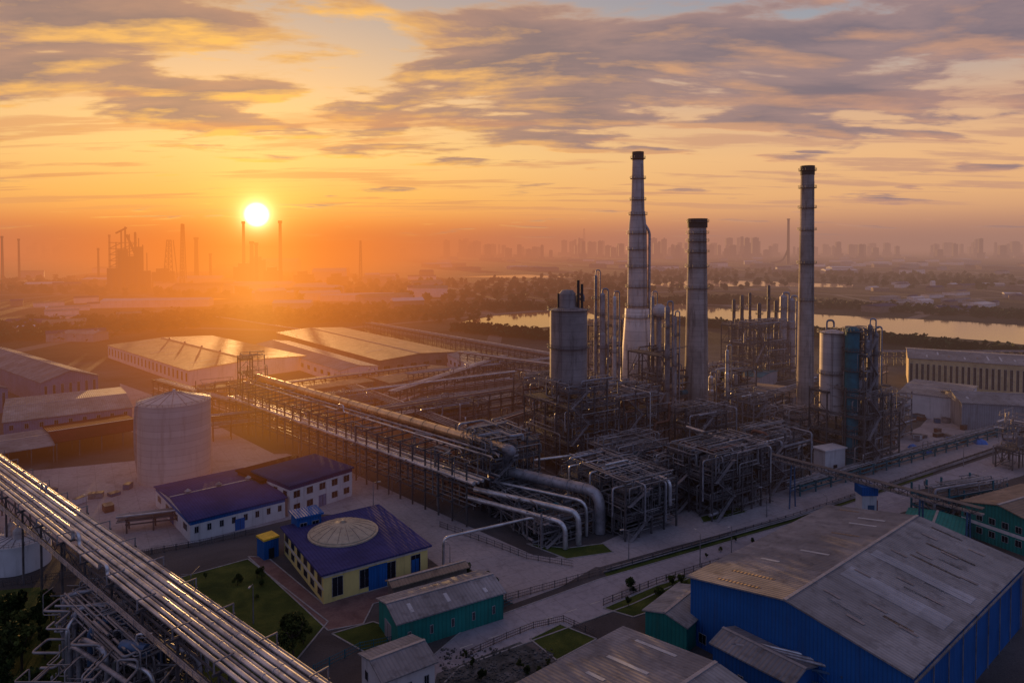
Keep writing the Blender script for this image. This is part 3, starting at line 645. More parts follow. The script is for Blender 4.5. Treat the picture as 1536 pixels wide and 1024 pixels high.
# main rack with the sun-tinted golden pipe
m0, m1 = P(345, 640), P(700, 790)
rk, MXm, ML = rack('long two-level pipe rack running from lattice tower down to the central plant', m0, m1, 17, [7, 14, 21], 'the long main rack', 7., 'steel', side=1,
     pipes=[(.92, 2, 1.6, 'sun_gold', 'very thick sunlit golden pipe'), (.7, 2, .4, 'silver2', 'upper silver pipe'), (.5, 2, .35, 'silver', 'upper silver pipe'), (.02, 1, .7, 'silver', 'wide silver pipe'), (.14, 1, .5, 'silver', 'wide silver pipe'), (.26, 1, .6, 'silver', 'wide silver pipe'), (.42, 1, .35, 'silver2', 'narrow grey pipe'), (.55, 1, .3, 'rust', 'narrow grey pipe'), (.7, 1, .3, 'silver2', 'narrow grey pipe')]+mixp(7, 0, desc='low slim pipe'))
for k in range(110):
    x = R.uniform(0, ML); y = R.uniform(-1.5, 15); z0, z1 = R.choice(((7, 14), (0.5, 7), (14, 21), (3, 14)))
    SMALL.tube([MXm @ Vector(q) for q in ((x, y, z0), (x, y, z1+1), (x+R.uniform(2, 9), y, z1+1), (x+9, y+R.uniform(-4, 4), z1+1))], R.choice((.12, .18, .25)), 5)
GA = radians(33)
racks = [
 (P(320, 662), P(425, 650), 6, [7, 11], 'the short rack right of the big tank'),
 (P(452, 634), P(770, 588), 9, [7, 12], 'the rack crossing behind the golden pipe'),
 (P(560, 668), P(800, 622), 9, [6, 11, 15], 'the rack joining the main rack and the silo frame'),
 (P(400, 606), P(640, 572), 7, [6, 10], 'the rack below the sunlit flat shed'),
 (P(620, 588), P(830, 562), 8, [6, 11], 'the rack left of the tall silo'),
 (P(545, 500), P(850, 560), 12, [6, 10], 'the distant rack behind the broad sheds'),
 (P(690, 560), P(880, 590), 8, [8, 14], 'the rack behind the silo frame'),
 (P(1120, 640), P(1330, 575), 7, [7, 12], 'the rack behind the third chimney'),
 (P(900, 660), P(1110, 612), 8, [9, 15], 'the rack at the chimneys feet'),
 (P(1010, 740), P(1220, 676), 8, [6, 11], 'the rack in front of the second chimney'),
 (P(1300, 548), P(1560, 548), 9, [6, 10], 'the far right rack'),
 (P(720, 690), P(850, 640), 7, [7, 13], 'the rack beside the silo frame'),
 (P(640, 700), P(760, 745), 9, [5, 10], 'the low rack behind the main rack end'),
 (P(230, 600), P(350, 640), 7, [6, 11], 'the rack behind the big tank'),
 (P(560, 520), P(330, 482), 8, [6], 'the farthest rack behind the golden shed'),
 (P(520, 610), P(700, 690), 8, [6, 11], 'the rack parallel behind the main rack'),
 (P(600, 620), P(760, 560), 7, [6, 12], 'the rack slanting up toward the silo'),
 (P(190, 800), P(270, 790), 4, [3.5, 5], 'the low rack left of the white workshop'),
]
for a, b_, w, lv, wh in racks:
    pl = []
    for i in range(len(lv)): pl += mixp(R.randint(5, 7), i, (.12, .46 if w > 4 else .3), desc='slim pipe' if i == 0 else 'upper slim pipe' if i == 1 else 'topmost slim pipe')
    rack('steel pipe rack: '+wh[4:], a, b_, w, lv, wh, 7., R.choice(('steel', 'rust', 'steel')), pipes=pl, truss=w > 4)
FR = [
 ('tall multi-deck steel frame carrying the grey silo in the centre', P(852, 722), GA, 26, 30, [7, 14, 21, 28, 34], 4, 4, 'the tall silo frame', 60, 7, 0),
 ('steel frame crowded with pipes right of the silo frame', P(935, 702), GA, 26, 26, [7, 14, 21, 28], 4, 4, 'the frame right of the silo frame', 44, 5, 3),
 ('low broad steel frame in front of the silo frame', P(938, 812), GA, 22, 34, [6, 11, 15], 4, 6, 'the low front frame', 60, 8, 5),
 ('low steel frame at the front corner beside the yard road', P(812, 822), GA, 20, 30, [4.5, 7.5], 3, 4, 'the front corner frame', 30, 5, 0),
 ('three-deck steel frame in front of the second chimney', P(1068, 782), GA, 30, 20, [7, 13, 19], 6, 4, 'the frame before the second chimney', 56, 6, 2),
 ('low frame with blue steelwork before the third chimney', P(1150, 742), GA, 26, 18, [6, 12, 18], 5, 3, 'the frame before the third chimney', 40, 5, 2),
 ('tall dark steel frame wrapped around the teal silo tower', P(1296, 712), GA, 26, 24, [7, 14, 22, 30], 4, 3, 'the silo tower frame', 38, 6, 0),
 ('distant dark frame with slender columns behind the second and third chimneys', P(1130, 580), GA, 46, 26, [8, 16, 26, 38], 6, 3, 'the distant column frame', 36, 6, 0),
 ('pipe-filled frame between first and second chimneys', P(985, 652), GA, 22, 20, [8, 16, 26, 38], 3, 2, 'the frame between first and second chimneys', 30, 4, 0),
 ('lattice tower at the far end of the main rack', P(365, 640), GA, 12, 12, [10, 18, 26, 33], 2, 2, 'the lattice tower', 14, 2, 0),
 ('steel frame beside the golden shed and the lattice tower', P(300, 622), GA, 22, 14, [7, 13], 3, 2, 'the frame beside the lattice tower', 12, 3, 0),
 ('stepped steel frame at the end of the main rack near the silo frame', P(735, 775), GA, 20, 24, [6, 12, 18, 23], 4, 4, 'the stepped frame at the main rack end', 56, 5, 0),
 ('low frame behind the workshops near the main rack', P(480, 640), GA, 30, 16, [6, 11], 4, 2, 'the low frame behind the main rack', 20, 4, 0),
 ('low pipe-covered frame left of the silo frame', P(640, 655), GA, 34, 20, [6, 12], 4, 3, 'the low frame left of the silo frame', 28, 5, 3),
 ('low steel frame at the foot of the third chimney', P(1200, 690), GA, 20, 16, [6, 11, 17], 3, 2, 'the frame at the third chimney foot', 24, 3, 0),
 ('mid-height steel frame at the feet of the second chimney', P(1045, 700), GA, 24, 18, [7, 14, 20], 4, 3, 'the frame at the second chimney feet', 34, 4, 2),
 ('mid-height steel frame left of the third chimney, behind the teal-vesselled frames', P(1130, 668), GA, 22, 18, [7, 13, 19], 3, 3, 'the frame left of the third chimney', 28, 4, 0),
 ('steel frame crowding the back of the silo frame', P(800, 640), GA, 30, 18, [7, 14, 21], 4, 2, 'the frame behind the silo frame', 26, 3, 0),
 ('slim tall frame between the silo and the white cone', P(905, 640), GA, 12, 12, [10, 20, 30, 40, 50], 2, 2, 'the slim frame left of the white cone', 22, 2, 0),
 ('low frame far right of the silo tower frame', P(1340, 660), GA, 16, 16, [6, 12, 18], 2, 2, 'the frame at the right of the silo tower', 16, 3, 0),
 ('dark frame filling the space behind the second chimney', P(1080, 622), GA, 30, 18, [7, 14, 22], 4, 2, 'the frame behind the second chimney', 26, 3, 0),
 ('dark low frame between front frame and the three-deck frame', P(1008, 770), GA, 14, 22, [5, 10, 14], 2, 4, 'the frame in the gap right of the front frame', 26, 3, 0),
 ('dark low frame behind the low front frame', P(930, 752), GA, 24, 18, [6, 12, 17], 4, 3, 'the frame behind the low front frame', 32, 4, 0),
 ('dark frame behind the third chimney foot', P(1225, 640), GA, 22, 14, [7, 14, 20], 3, 2, 'the frame behind the third chimney foot', 20, 3, 0),
]
for lb, A, an, lx, ly, lv, nx, ny, wh, npi, dr, nh in FR:
    _, Mx_ = structure('steel_frame', lb, A, an, lx, ly, lv, nx, ny, wh, 'steel' if R.random() < .75 else 'steel2', npi, dr)
    if nh: headers(Mx_, lx, ly, lv[-1], nh, wh)
structure('steel_frame', 'steel platform full of blue-grey piping left of the foreground bundle', P(100, 1000), radians(-40), 34, 13, [5, 9.5, 13.5], 6, 2, 'the foreground platform', 'steel', 40, 6, dense=1.5, deckp=.45)
# ---------------------------------------------------------------- chimneys
def gallery(r, cx, cy, z, rad, m='steel'):
    b = MB().lathe(cx, cy, [(rad, z-.15), (rad+1.1, z-.15), (rad+1.1, z), (rad, z)], 24)
    for hh in (.6, 1.2):
        n = 20
        for k in range(n):
            a, e = 2*pi*k/n, 2*pi*(k+1)/n
            b.bar((cx+cos(a)*(rad+1.1), cy+sin(a)*(rad+1.1), z+hh), (cx+cos(e)*(rad+1.1), cy+sin(e)*(rad+1.1), z+hh), .09)
            if hh > 1: b.bar((cx+cos(a)*(rad+1.1), cy+sin(a)*(rad+1.1), z), (cx+cos(a)*(rad+1.1), cy+sin(a)*(rad+1.1), z+1.2), .09)
    return b.build('gallery', m, r)
def chimney(label, base, prof, mats, rings):
    r = thing('chimney', label, 'chimney', base); cx, cy = base.x, base.y
    for pr, m in zip(prof, mats): MB().lathe(cx, cy, pr, 32).build('shaft', m, r)
    top = prof[-1][-1]
    MB().lathe(cx, cy, [(top[0]+.25, top[1]-4.5), (top[0]+.3, top[1]), (top[0]-.5, top[1]), (top[0]-.6, top[1]-2)], 28).build('rim', 'darkcap', r)
    def rad(z):
        for pr in prof:
            for (r0, z0), (r1, z1) in zip(pr, pr[1:]):
                if z0 <= z <= z1 and z1 > z0: return r0+(r1-r0)*(z-z0)/(z1-z0)
        return top[0]
    for z in rings: gallery(r, cx, cy, z, rad(z))
    a = radians(-60); b = MB()
    zs = [2+i*4 for i in range(int((top[1]-3)/4))]
    for z0, z1 in zip(zs, zs[1:]):
        for w in (-.3, .3):
            b.bar((cx+cos(a)*(rad(z0)+.4)+w, cy+sin(a)*(rad(z0)+.4), z0), (cx+cos(a)*(rad(z1)+.4)+w, cy+sin(a)*(rad(z1)+.4), z1), .1)
        for k in range(5):
            zz = z0+k*.8; b.bar((cx+cos(a)*(rad(zz)+.4)-.3, cy+sin(a)*(rad(zz)+.4), zz), (cx+cos(a)*(rad(zz)+.4)+.3, cy+sin(a)*(rad(zz)+.4), zz), .06)
    b.build('ladder', 'steel', r)
    return r
c1 = P(955, 620); zt = ZH(228, c1.y); s = c1.y/1024
zc = ZH(462, c1.y); zm = ZH(345, c1.y)
r = chimney('tallest chimney, slender shaft rising from a broad white cone', c1, [[(26*s, 0), (24.5*s, ZH(560, c1.y)), (18.5*s, zc-4), (18*s, zc)], [(15*s, zc), (13.5*s, zm), (11*s, zm+10)], [(10.2*s, zm+10), (8*s, zt)]], ['chwhite', 'conc', 'conc'],
        [ZH(y, c1.y) for y in (238, 268, 300, 322, 350, 374, 400, 430, 458, 475)])
MB().tube([(c1.x+17*s, c1.y-2, zc-22), (c1.x+17*s, c1.y-2, zm-1), (c1.x+8*s, c1.y-2, zm+4)], .7, 8).build('side_duct', 'silver2', r)
c2 = P(1044, 640); s = c2.y/1024; zt = ZH(328, c2.y)
chimney('middle stained chimney with dark blackened top and stacked galleries', c2, [[(18.5*s, 0), (16*s, ZH(480, c2.y)), (14*s, ZH(380, c2.y))], [(14*s, ZH(380, c2.y)), (13*s, zt-3), (13.8*s, zt)]], ['conc2', 'conc2'],
        [ZH(y, c2.y) for y in (333, 350, 362, 378, 400, 432)])
c3 = P(1207, 640); s = c3.y/1024; zt = ZH(249, c3.y)
chimney('rightmost tall chimney, slim and evenly tapered with dark upper part', c3, [[(12.5*s, 0), (11*s, ZH(450, c3.y))], [(11*s, ZH(450, c3.y)), (9.3*s, zt)]], ['conc2', 'conc2'],
        [ZH(y, c3.y) for y in (256, 282, 312, 345, 395, 450)])
def silo(label, c, z0, z1, rad, m='silo', pipes=2, cone=3.):
    r = thing('silo', label, 'silo', Vector((c.x, c.y, z0)))
    MB().lathe(c.x, c.y, [(rad, z0), (rad, z1), (rad*.6, z1+cone*.6), (rad*.25, z1+cone), (.02, z1+cone)], 32).build('shell', m, r)
    gallery(r, c.x, c.y, z1, rad); gallery(r, c.x, c.y, (z0+z1)/2, rad)
    b = MB()
    for w in (-.3, .3): b.bar((c.x-rad*.5+w, c.y-rad*.87-.4, z0), (c.x-rad*.5+w, c.y-rad*.87-.4, z1+1), .1)
    b.build('ladder', 'steel', r)
    for k in range(pipes):
        a = R.uniform(0, 6); x, y = c.x+cos(a)*rad*.5, c.y+sin(a)*rad*.5; t = R.uniform(3, 7)
        MB().tube([(x, y, z1+.5), (x, y, z1+t), (x+3, y, z1+t), (x+3, y, z1+t-3)], .45, 8).build('vent_pipe', 'steel2', r)
    return r
Mf = unroot(P(852, 722), GA); cc = Mf @ Vector((10, 14, 0)); cc.z = 0
Y_ = cc.y; s = Y_/1024
cc.x = (853-768)/1024*Y_
silo('grey riveted silo standing on the tall central steel frame', cc, 34.2, ZH(464, Y_), 28*s, pipes=4, cone=1.2)
b = thing('exhaust_stack', 'dark exhaust stacks cluster on the grey silo top', 'stack', Vector((cc.x, cc.y, ZH(464, Y_))))
MB().lathe(cc.x-.5, cc.y, [(3.4, ZH(464, Y_)), (3.4, ZH(440, Y_)), (2.2, ZH(435, Y_)), (.05, ZH(434, Y_))], 20).build('hopper', 'silo', b)
for dx, tp in ((-4, 440), (3.9, 420), (5.4, 426)):
    MB().tube([(cc.x+dx, cc.y, ZH(466, Y_)), (cc.x+dx, cc.y, ZH(tp, Y_))], .6, 10).build('stack_pipe', 'darkcap', b)
def column(label, c, h, rad, m='silver2', group=None, bend=True, z0=0):
    r = thing('process_column', label, 'column', Vector((c.x, c.y, z0)), None, group)
    MB().lathe(c.x, c.y, [(rad, z0), (rad, z0+h*.7), (rad*.85, z0+h*.72), (rad*.85, z0+h), (rad*.4, z0+h+rad*.6), (.02, z0+h+rad*.7)], 16).build('shell', m, r)
    for f in (.35, .6, .85): gallery(r, c.x, c.y, z0+h*f, rad)
    if bend: MB().tube([(c.x, c.y, z0+h), (c.x, c.y, z0+h+3), (c.x+rad+1.2, c.y, z0+h+3), (c.x+rad+1.2, c.y, z0+2)], max(.3, rad*.3), 8).build('overhead_pipe', 'silver2', r)
    return r
for px, base, top, rd, lb in ((893, 640, 408, .9, 'thin process column just right of the silo, tallest of three'), (903, 640, 436, 1.6, 'process column with looped overhead pipe right of the silo'), (921, 650, 440, 1.1, 'grey process column nearest the tallest chimney, left side'),
                             (978, 640, 440, 1.0, 'slim column touching the white cone on its right'), (1000, 650, 455, 1.4, 'silver column right of the white sphere'), (1012, 655, 470, .8, 'thin column left of the middle chimney'),
                             (1066, 630, 560, 1.5, 'short column right of the middle chimney'), (1090, 640, 520, 1.0, 'dark thin column between the middle and rightmost chimneys')):
    c = P(px, base); column(lb, c, ZH(top, c.y)-2, rd, R.choice(('silver2', 'silver', 'steel2')))
c = P(988, 640); zz = ZH(466, c.y)
t = thing('storage_sphere', 'white sphere on a stem between first and middle chimneys', 'sphere', c)
n = 10; MB().lathe(c.x, c.y, [(3.6*sin(pi*i/n)+.01, zz-3.6*cos(pi*i/n)) for i in range(n+1)], 24).build('shell', 'tank', t)
MB().tube([(c.x, c.y, 0), (c.x, c.y, zz-3)], 1.2, 12).build('stem', 'silver2', t); gallery(t, c.x, c.y, zz-4, 1.4)
for px, top, rd in ((1100, 446, 1.1), (1112, 440, 1.2), (1124, 436, .9), (1138, 452, 1.3), (1152, 425, 1.), (1163, 448, 1.2), (1174, 441, 2.2), (1186, 446, 2.2)):
    c = P(px, 556); column('slender dark column in the distant frame behind the chimneys' if rd < 2 else 'wide silver column with looped pipe at the right of the distant frame', c, ZH(top, c.y)-2, rd*1.3, 'silver2' if rd > 2 else 'steel', 'distant slender columns' if rd < 2 else 'distant wide silver columns', bend=rd > 2)
c = P(1247, 690); silo('pale grey silo left of the teal tower at right', c, 20, ZH(498, c.y), 18*c.y/1024, 'tank', 1, 1.)
c = P(1276, 702); r = thing('elevator_tower', 'teal panelled round tower between the pale silo and dark pipes', 'tower', Vector((c.x, c.y, 0)))
tz = ZH(495, c.y)
MB().lathe(c.x, c.y, [(2.7, 0), (2.7, tz), (1.8, tz+1), (.05, tz+1.2)], 20).build('tower_wall', 'tealsteel', r)
for z in range(8, int(tz)+1, 8): gallery(r, c.x, c.y, z, 2.7)
for px, top, lb in ((1302, 478, 'tall pipe-wrapped column nearest the teal tower'), (1311, 490, 'slightly shorter column two steps right of the teal tower')):
    c = P(px, 700); column(lb, c, ZH(top, c.y)-3, 1.2, 'steel2')
structure('steel_frame', 'upper steelwork tower standing right beside the teal elevator tower', P(1293, 706), GA, 9, 8, [8, 15, 22, 30, 38, 46, 54], 2, 2, 'the upper steelwork tower', 'steel', 30, 3)
# ---------------------------------------------------------------- big tanks
def tank(label, c, rad, h, cone, m='tank'):
    r = thing('storage_tank', label, 'tank', c)
    MB().lathe(c.x, c.y, [(rad, 0), (rad, h)], 64).build('shell', m, r)
    ro = MB().lathe(c.x, c.y, [(rad+.15, h-.3), (rad+.15, h+.05), (.6, h+cone), (.5, h+cone+.8), (.02, h+cone+.8)], 64).build('roof', m, r)
    for k in range(16):
        a = 2*pi*k/16; MB().bar((c.x+cos(a)*rad, c.y+sin(a)*rad, h+.15), (c.x+cos(a), c.y+sin(a), h+cone), .14, .12).build('roof_rib', 'steel2', ro)
    b = MB()
    for k in range(40):
        a, e = 2*pi*k/40, 2*pi*(k+1)/40
        for hh in (.5, 1.1): b.bar((c.x+cos(a)*rad, c.y+sin(a)*rad, h+hh), (c.x+cos(e)*rad, c.y+sin(e)*rad, h+hh), .07)
        b.bar((c.x+cos(a)*rad, c.y+sin(a)*rad, h), (c.x+cos(a)*rad, c.y+sin(a)*rad, h+1.1), .07)
    b.build('railing', 'steel2', r)
    b = MB(); n = 36
    for k in range(n):
        a, e = radians(185)+k*.02, radians(185)+(k+1)*.02
        b.bar((c.x+cos(a)*(rad+.6), c.y+sin(a)*(rad+.6), h*k/n), (c.x+cos(e)*(rad+.6), c.y+sin(e)*(rad+.6), h*(k+1)/n), .9, .12)
        b.bar((c.x+cos(a)*(rad+1), c.y+sin(a)*(rad+1), h*k/n+1), (c.x+cos(e)*(rad+1), c.y+sin(e)*(rad+1), h*(k+1)/n+1), .07)
    b.build('stair', 'tank', r)
    return r
fb = P(263, 731); rad = 51.5/1024*fb.y*1.03
c = Vector((fb.x*(1+rad/fb.y), fb.y+rad, 0))
tank('large pale cylindrical tank with shallow cone roof at left', c, rad, ZH(598, c.y)-.5, 3.6)
fb = P(30, 866); rad = 42/1024*fb.y; c = Vector((fb.x*(1+rad/fb.y), fb.y+rad, 0)); hT = ZH(806, c.y)
tank('squat white tank below the silver bundle at the left edge', c, rad, hT, 1.2, 'w_white')
for dx, dy, hh, rr, lb in ((-2.5, 0, 4, 1.4, 'tallest white vessel on the squat tank roof'), (1.2, -2, 3.4, 1.3, 'middle white vessel on the squat tank roof'), (3.5, 2, 3.0, 1.1, 'shortest white vessel on the squat tank roof')):
    h0 = hT+.6
    t = thing('filter_vessel', lb, 'vessel', Vector((c.x+dx, c.y+dy, h0)))
    MB().lathe(c.x+dx, c.y+dy, [(rr, h0), (rr, h0+hh*.7), (rr*.6, h0+hh*.9), (.1, h0+hh)], 16).build('shell', 'tank', t)
    MB().tube([(c.x+dx, c.y+dy, h0+hh*.9), (c.x+dx, c.y+dy, h0+hh+1), (c.x+dx+1.5, c.y+dy, h0+hh+1)], .15, 6).build('outlet_pipe', 'steel2', t)
# ---------------------------------------------------------------- named big pipes
def bent(A, B_, zend, rr, m_, lb, fil=3.5, n=14):
    e = Vector((B_.x, B_.y, zend)); mb_ = MB().tube([A, B_, e], rr, n, fil); mb_.flanges(A, B_, rr, 5.)
    if (B_-e).length > fil+4: mb_.flanges(B_-Vector((0, 0, fil)), e, rr, 3.)
    tag(mb_.build('pipeline', m_), lb, 'pipe')
g1 = MXm @ Vector((ML+3, 17*.92, 22.6))
bent(P(748, 703, 13), P(900, 738, 13), .2, 1.75, 'silver2', 'very thick grey duct with elbow turning down at the plant front', 5, 20)
g2 = P(748, 703, 13); um = (MXm @ Vector((1, 0, 0))-MXm @ Vector((0, 0, 0))).normalized()
tag(MB().tube([g1-um*1, g1+um*2.5, g2-um*1+Vector((0, 0, .5)), g2+(P(900, 738, 13)-g2).normalized()*2], 1.6, 16, 2.2).build('pipeline', 'silver2'), 'short sloping pipe joining the golden pipe to the very thick duct', 'pipe')
for i, (a, b_, z, rr, lb) in enumerate((((712, 733), (868, 768), 10, .9, 'thick silver pipe below the duct, turning down before it'), ((700, 745), (848, 784), 8, .75, 'thick silver pipe nearest the yard road, turning down'), ((742, 722), (880, 752), 11, .5, 'medium pipe squeezed between duct and thick silver pipes'))):
    bent(P(*a, z), P(*b_, z), .3, rr, 'silver', lb)
A, B_ = P(665, 806, 8), P(802, 775, 8)
tag(MB().tube([Vector((A.x, A.y, .1)), A, B_, Vector((B_.x, B_.y, 3))], .4, 10, 2).build('pipe_arch', 'silver'), 'slim silver pipe arch spanning the yard road', 'pipe')
for a, b_, z, rr, m_, lb in (((1010, 700), (925, 672), 12, .7, 'silver', 'silver pipe looping along the frame behind the low front frame'), ((800, 690), (915, 676), 15, .5, 'silver', 'silver pipe in front of the tall silo frame'), ((915, 690), (1005, 720), 15.6, .65, 'silver', 'bright silver pipe over the low front frame, turning down'), ((1030, 640), (1120, 668), 20, .6, 'silver', 'silver pipe over the frame before the second chimney')):
    bent(P(*a, z), P(*b_, z), z-8, rr, m_, lb, 2.5, 12)
ml = ['outermost arched pipe of the foreground manifold', 'second arched silver pipe of the foreground manifold', 'thick blue arched pipe of the foreground manifold', 'lowest arched grey pipe of the foreground manifold', 'arched silver pipe of the foreground manifold nearest the lawn', 'thinner blue arched pipe crossing the foreground manifold', 'thin silver arched pipe at the left of the foreground manifold', 'blue-grey pipe arch rising highest below the bundle', 'short silver arch beside the blue drum', 'long blue-grey pipe running under the bundle edge']
for i, (x, y, tx, ty, rr, m_) in enumerate(((95, 892, 190, 878, .5, 'silver2'), (112, 912, 205, 900, .6, 'silver2'), (136, 938, 180, 926, .7, 'bluesteel'), (118, 955, 160, 975, .5, 'silver2'), (225, 955, 300, 985, .4, 'silver2'), (150, 915, 240, 960, .5, 'bluesteel'), (100, 935, 150, 900, .4, 'silver'), (130, 870, 165, 905, .5, 'bluesteel'), (170, 985, 230, 1010, .4, 'silver'), (105, 965, 215, 1040, .45, 'silver2'))):
    A, B_ = P(x, y, 16-i*.35), P(tx, ty, 16-i*.35)
    tag(MB().tube([Vector((A.x, A.y, .2)), A, B_, Vector((B_.x, B_.y, 4))], rr, 12, 2.6).build('manifold_pipe', m_), ml[i], 'pipe')
for k in range(130):
    p = P(R.uniform(80, 290), R.uniform(880, 1060), R.uniform(5, 15)); pts = [p]
    for j in range(4):
        q = pts[-1].copy(); ax = R.randint(0, 2); q[ax] += R.choice((-1, 1))*R.uniform(1.5, 6); q.z = min(16, max(.5, q.z))
        if (q-pts[-1]).length > 1: pts.append(q)
    if len(pts) > 1: SMALL.tube(pts, R.choice((.1, .15, .2, .26)), 6)
c = P(205, 985, 13.6)
t = thing('process_drum', 'blue horizontal drum among the foreground manifold pipes', 'vessel', c)
MB().tube([c+Vector((-3.0, .7, 1.8)), c+Vector((-2.7, .6, 1.8)), c+Vector((2, -.7, 1.8)), c+Vector((2.3, -.8, 1.8))], 1.1, 18, .2).build('shell', 'bluesteel', t)
for s_ in (-1.8, 1.2): MB().box(c.x+s_-.3, c.x+s_+.3, c.y-1., c.y+1., c.z-.1, c.z+.9).build('saddle', 'steel', t)
MB().tube([c+Vector((0, 0, 2.8)), c+Vector((0, 0, 4.4)), c+Vector((3, 0, 4.4))], .25, 8).build('nozzle', 'silver', t)
# ---------------------------------------------------------------- conveyor gallery on the right
A, B_ = P(1127, 680, 15), P(1475, 772, 15)
t = thing('conveyor_gallery', 'long conveyor gallery bridging the road toward the teal building', 'conveyor', Vector((A.x, A.y, 0)))
MB().bar(A, B_, 2.2, .3).build('deck', 'steel2', t); MB().bar(A+Vector((0, 0, 1.8)), B_+Vector((0, 0, 1.8)), 2.3, .15).build('cover', 'steel', t)
uu = (B_-A).normalized(); nn = Vector((-uu.y, uu.x, 0)); LL = (B_-A).length; kk = int(LL/2.4)
for s_ in (-1.15, 1.15):
    b = MB()
    for i in range(kk):
        p, q = A+uu*(LL*i/kk)+nn*s_, A+uu*(LL*(i+1)/kk)+nn*s_
        b.bar(p, p+Vector((0, 0, 1.8)), .14); b.bar(p if i % 2 else p+Vector((0, 0, 1.8)), q+Vector((0, 0, 1.8)) if i % 2 else q, .12)
    b.build('side_truss', 'steel', t)
for f in (.22, .78, .95):
    p = A+uu*LL*f
    b = MB()
    for s_ in (-1.2, 1.2): b.bar(Vector((p.x, p.y, 0))+nn*s_*1.6, p+nn*s_*.8, .4)
    b.bar(Vector((p.x, p.y, 6))+nn*-1.6, Vector((p.x, p.y, 6))+nn*1.6, .3)
    b.build('support', 'bluesteel', t)
p = A+uu*LL*.56
t2 = thing('gallery_pillar', 'white and blue square pillar with red panel under the conveyor gallery', 'pillar', Vector((p.x, p.y, 0)))
MB().box(p.x-2.3, p.x+2.3, p.y-2, p.y+2, 0, 12).build('shaft', 'w_white', t2); MB().box(p.x-2.6, p.x+2.6, p.y-2.3, p.y+2.3, 12.01, 14.7).build('cap', 'w_blue', t2)
MB().box(p.x-.5, p.x+1.6, p.y-2.08, p.y-1.9, 3, 9).build('panel', 'bluesteel', t2); MB().box(p.x+2.6, p.x+3.3, p.y-.8, p.y+.2, 4, 10).build('ladder_box', 'redsteel', t2)
structure('steel_frame', 'dark steel frame cropped by the right edge beside the road', P(1545, 712), GA, 12, 12, [8, 15, 20], 2, 2, 'the right-edge frame', 'steel', 14, 2)
structure('steel_frame', 'low teal steel frame right of the conveyor pillar', P(1400, 790), radians(20), 34, 8, [5, 9], 5, 1, 'the low teal frame', 'tealsteel', 14, 2)
rack('low teal rack running along the plant side of the road', P(1200, 744), P(1536, 644), 4, [2.5, 4.2], 'the low teal roadside rack', 9, 'tealsteel', pipes=mixp(4, 1, (.15, .35), ('silver2', 'steel2'), 'slim roadside pipe')+mixp(2, 0, (.15, .3), desc='low roadside pipe'), truss=False)
rack('blue pipe bridge in front of the warehouse roof at lower right', P(1120, 1040), P(1420, 1120), 3, [6, 9], 'the blue pipe bridge', 9, 'bluesteel', pipes=mixp(3, 1, (.28, .4), ('silver', 'silver2'), 'slim bridge pipe'))
for z_, off_ in ((.5, 0), (.9, .8), (.5, 1.6)):
    SMALL.tube([P(905, 860)+Vector((off_, off_, z_)), P(1190, 779)+Vector((off_, off_, z_)), P(1536, 663)+Vector((off_, off_, z_))], .22, 6)
tag(SMALL.build('small_service_pipes', 'smallp'), 'countless thin grey service pipes running through frames and racks', 'pipes', kind='stuff')
# ---------------------------------------------------------------- fences, lamps, tarps, crates
def fence(label, pts, m='steel', h=1.8, step=3.):
    pts = [P(*p) for p in pts]; r = thing('fence', label, 'fence', pts[0])
    rb = MB(); cnt = 0
    for p, q in zip(pts, pts[1:]):
        for z in (.3, h*.6, h): rb.bar((p.x, p.y, z), (q.x, q.y, z), .07, .1)
        L = (q-p).length; n = int(L/step)
        for i in range(n):
            c = p.lerp(q, i/n)
            if cnt < 98: MB().box(c.x-.09, c.x+.09, c.y-.09, c.y+.09, 0, h+.15).build('post', m, r)
            cnt += 1
        k = int(L/.5)
        for i in range(k):
            c = p.lerp(q, i/k); rb.bar((c.x, c.y, .1), (c.x, c.y, h), .05)
    rb.build('railing', m, r)
fence('long dark railing along the plant side of the main road', [(720, 912), (900, 862), (1190, 778), (1536, 662)], step=3.6)
fence('low railing on the near side of the road curving past the lawn', [(905, 908), (985, 876), (1040, 858), (1250, 795)])
fence('curved railing around the small lawn beside the rubble', [(700, 985), (760, 958), (800, 942), (845, 932), (895, 955)], h=1.5)
fence('teal fence at the edge of the bottom road beside the green shed', [(470, 1010), (540, 975), (640, 955), (770, 905)], 'tealsteel')
fence('fence between workshop yard and lawn', [(190, 838), (300, 818), (385, 800)])
fence('grey fence behind the foreground bundle at left', [(-40, 885), (90, 868), (160, 858)])
fence('dark railing at the yard road edge beside the front frame', [(660, 790), (730, 815), (790, 838), (860, 850)])
lamp = thing('street_lamp', 'grey street lamp beside the yard road', 'street lamp', P(560, 765), 0)
MB().lathe(0, 0, [(.18, 0), (.09, 9)], 8).build('pole', 'steel2', lamp); MB().tube([(0, 0, 8.9), (0, 0, 9.6), (1.8, 0, 9.9)], .07, 6).build('arm', 'steel2', lamp); MB().box(1.5, 2.6, -.2, .2, 9.8, 10).build('lamp_head', 'frame', lamp)
for px, py, lb in ((943, 845, 'grey street lamp at the bend in front of the plant'), (1097, 838, 'grey street lamp beside the main road below the frames'), (1240, 790, 'grey street lamp beside the road near the conveyor'), (1150, 775, 'grey street lamp on the plant side of the road'),
                   (675, 870, 'grey street lamp by the green shed and pipe arch'), (380, 935, 'grey street lamp on the big lawn'), (1050, 850, 'grey street lamp right of the roadside lawn'), (1445, 700, 'grey street lamp at the far right of the road'), (130, 790, 'grey street lamp in the yard left of the workshop')):
    dup(lamp, P(px, py), R.uniform(0, 6), None, lb)
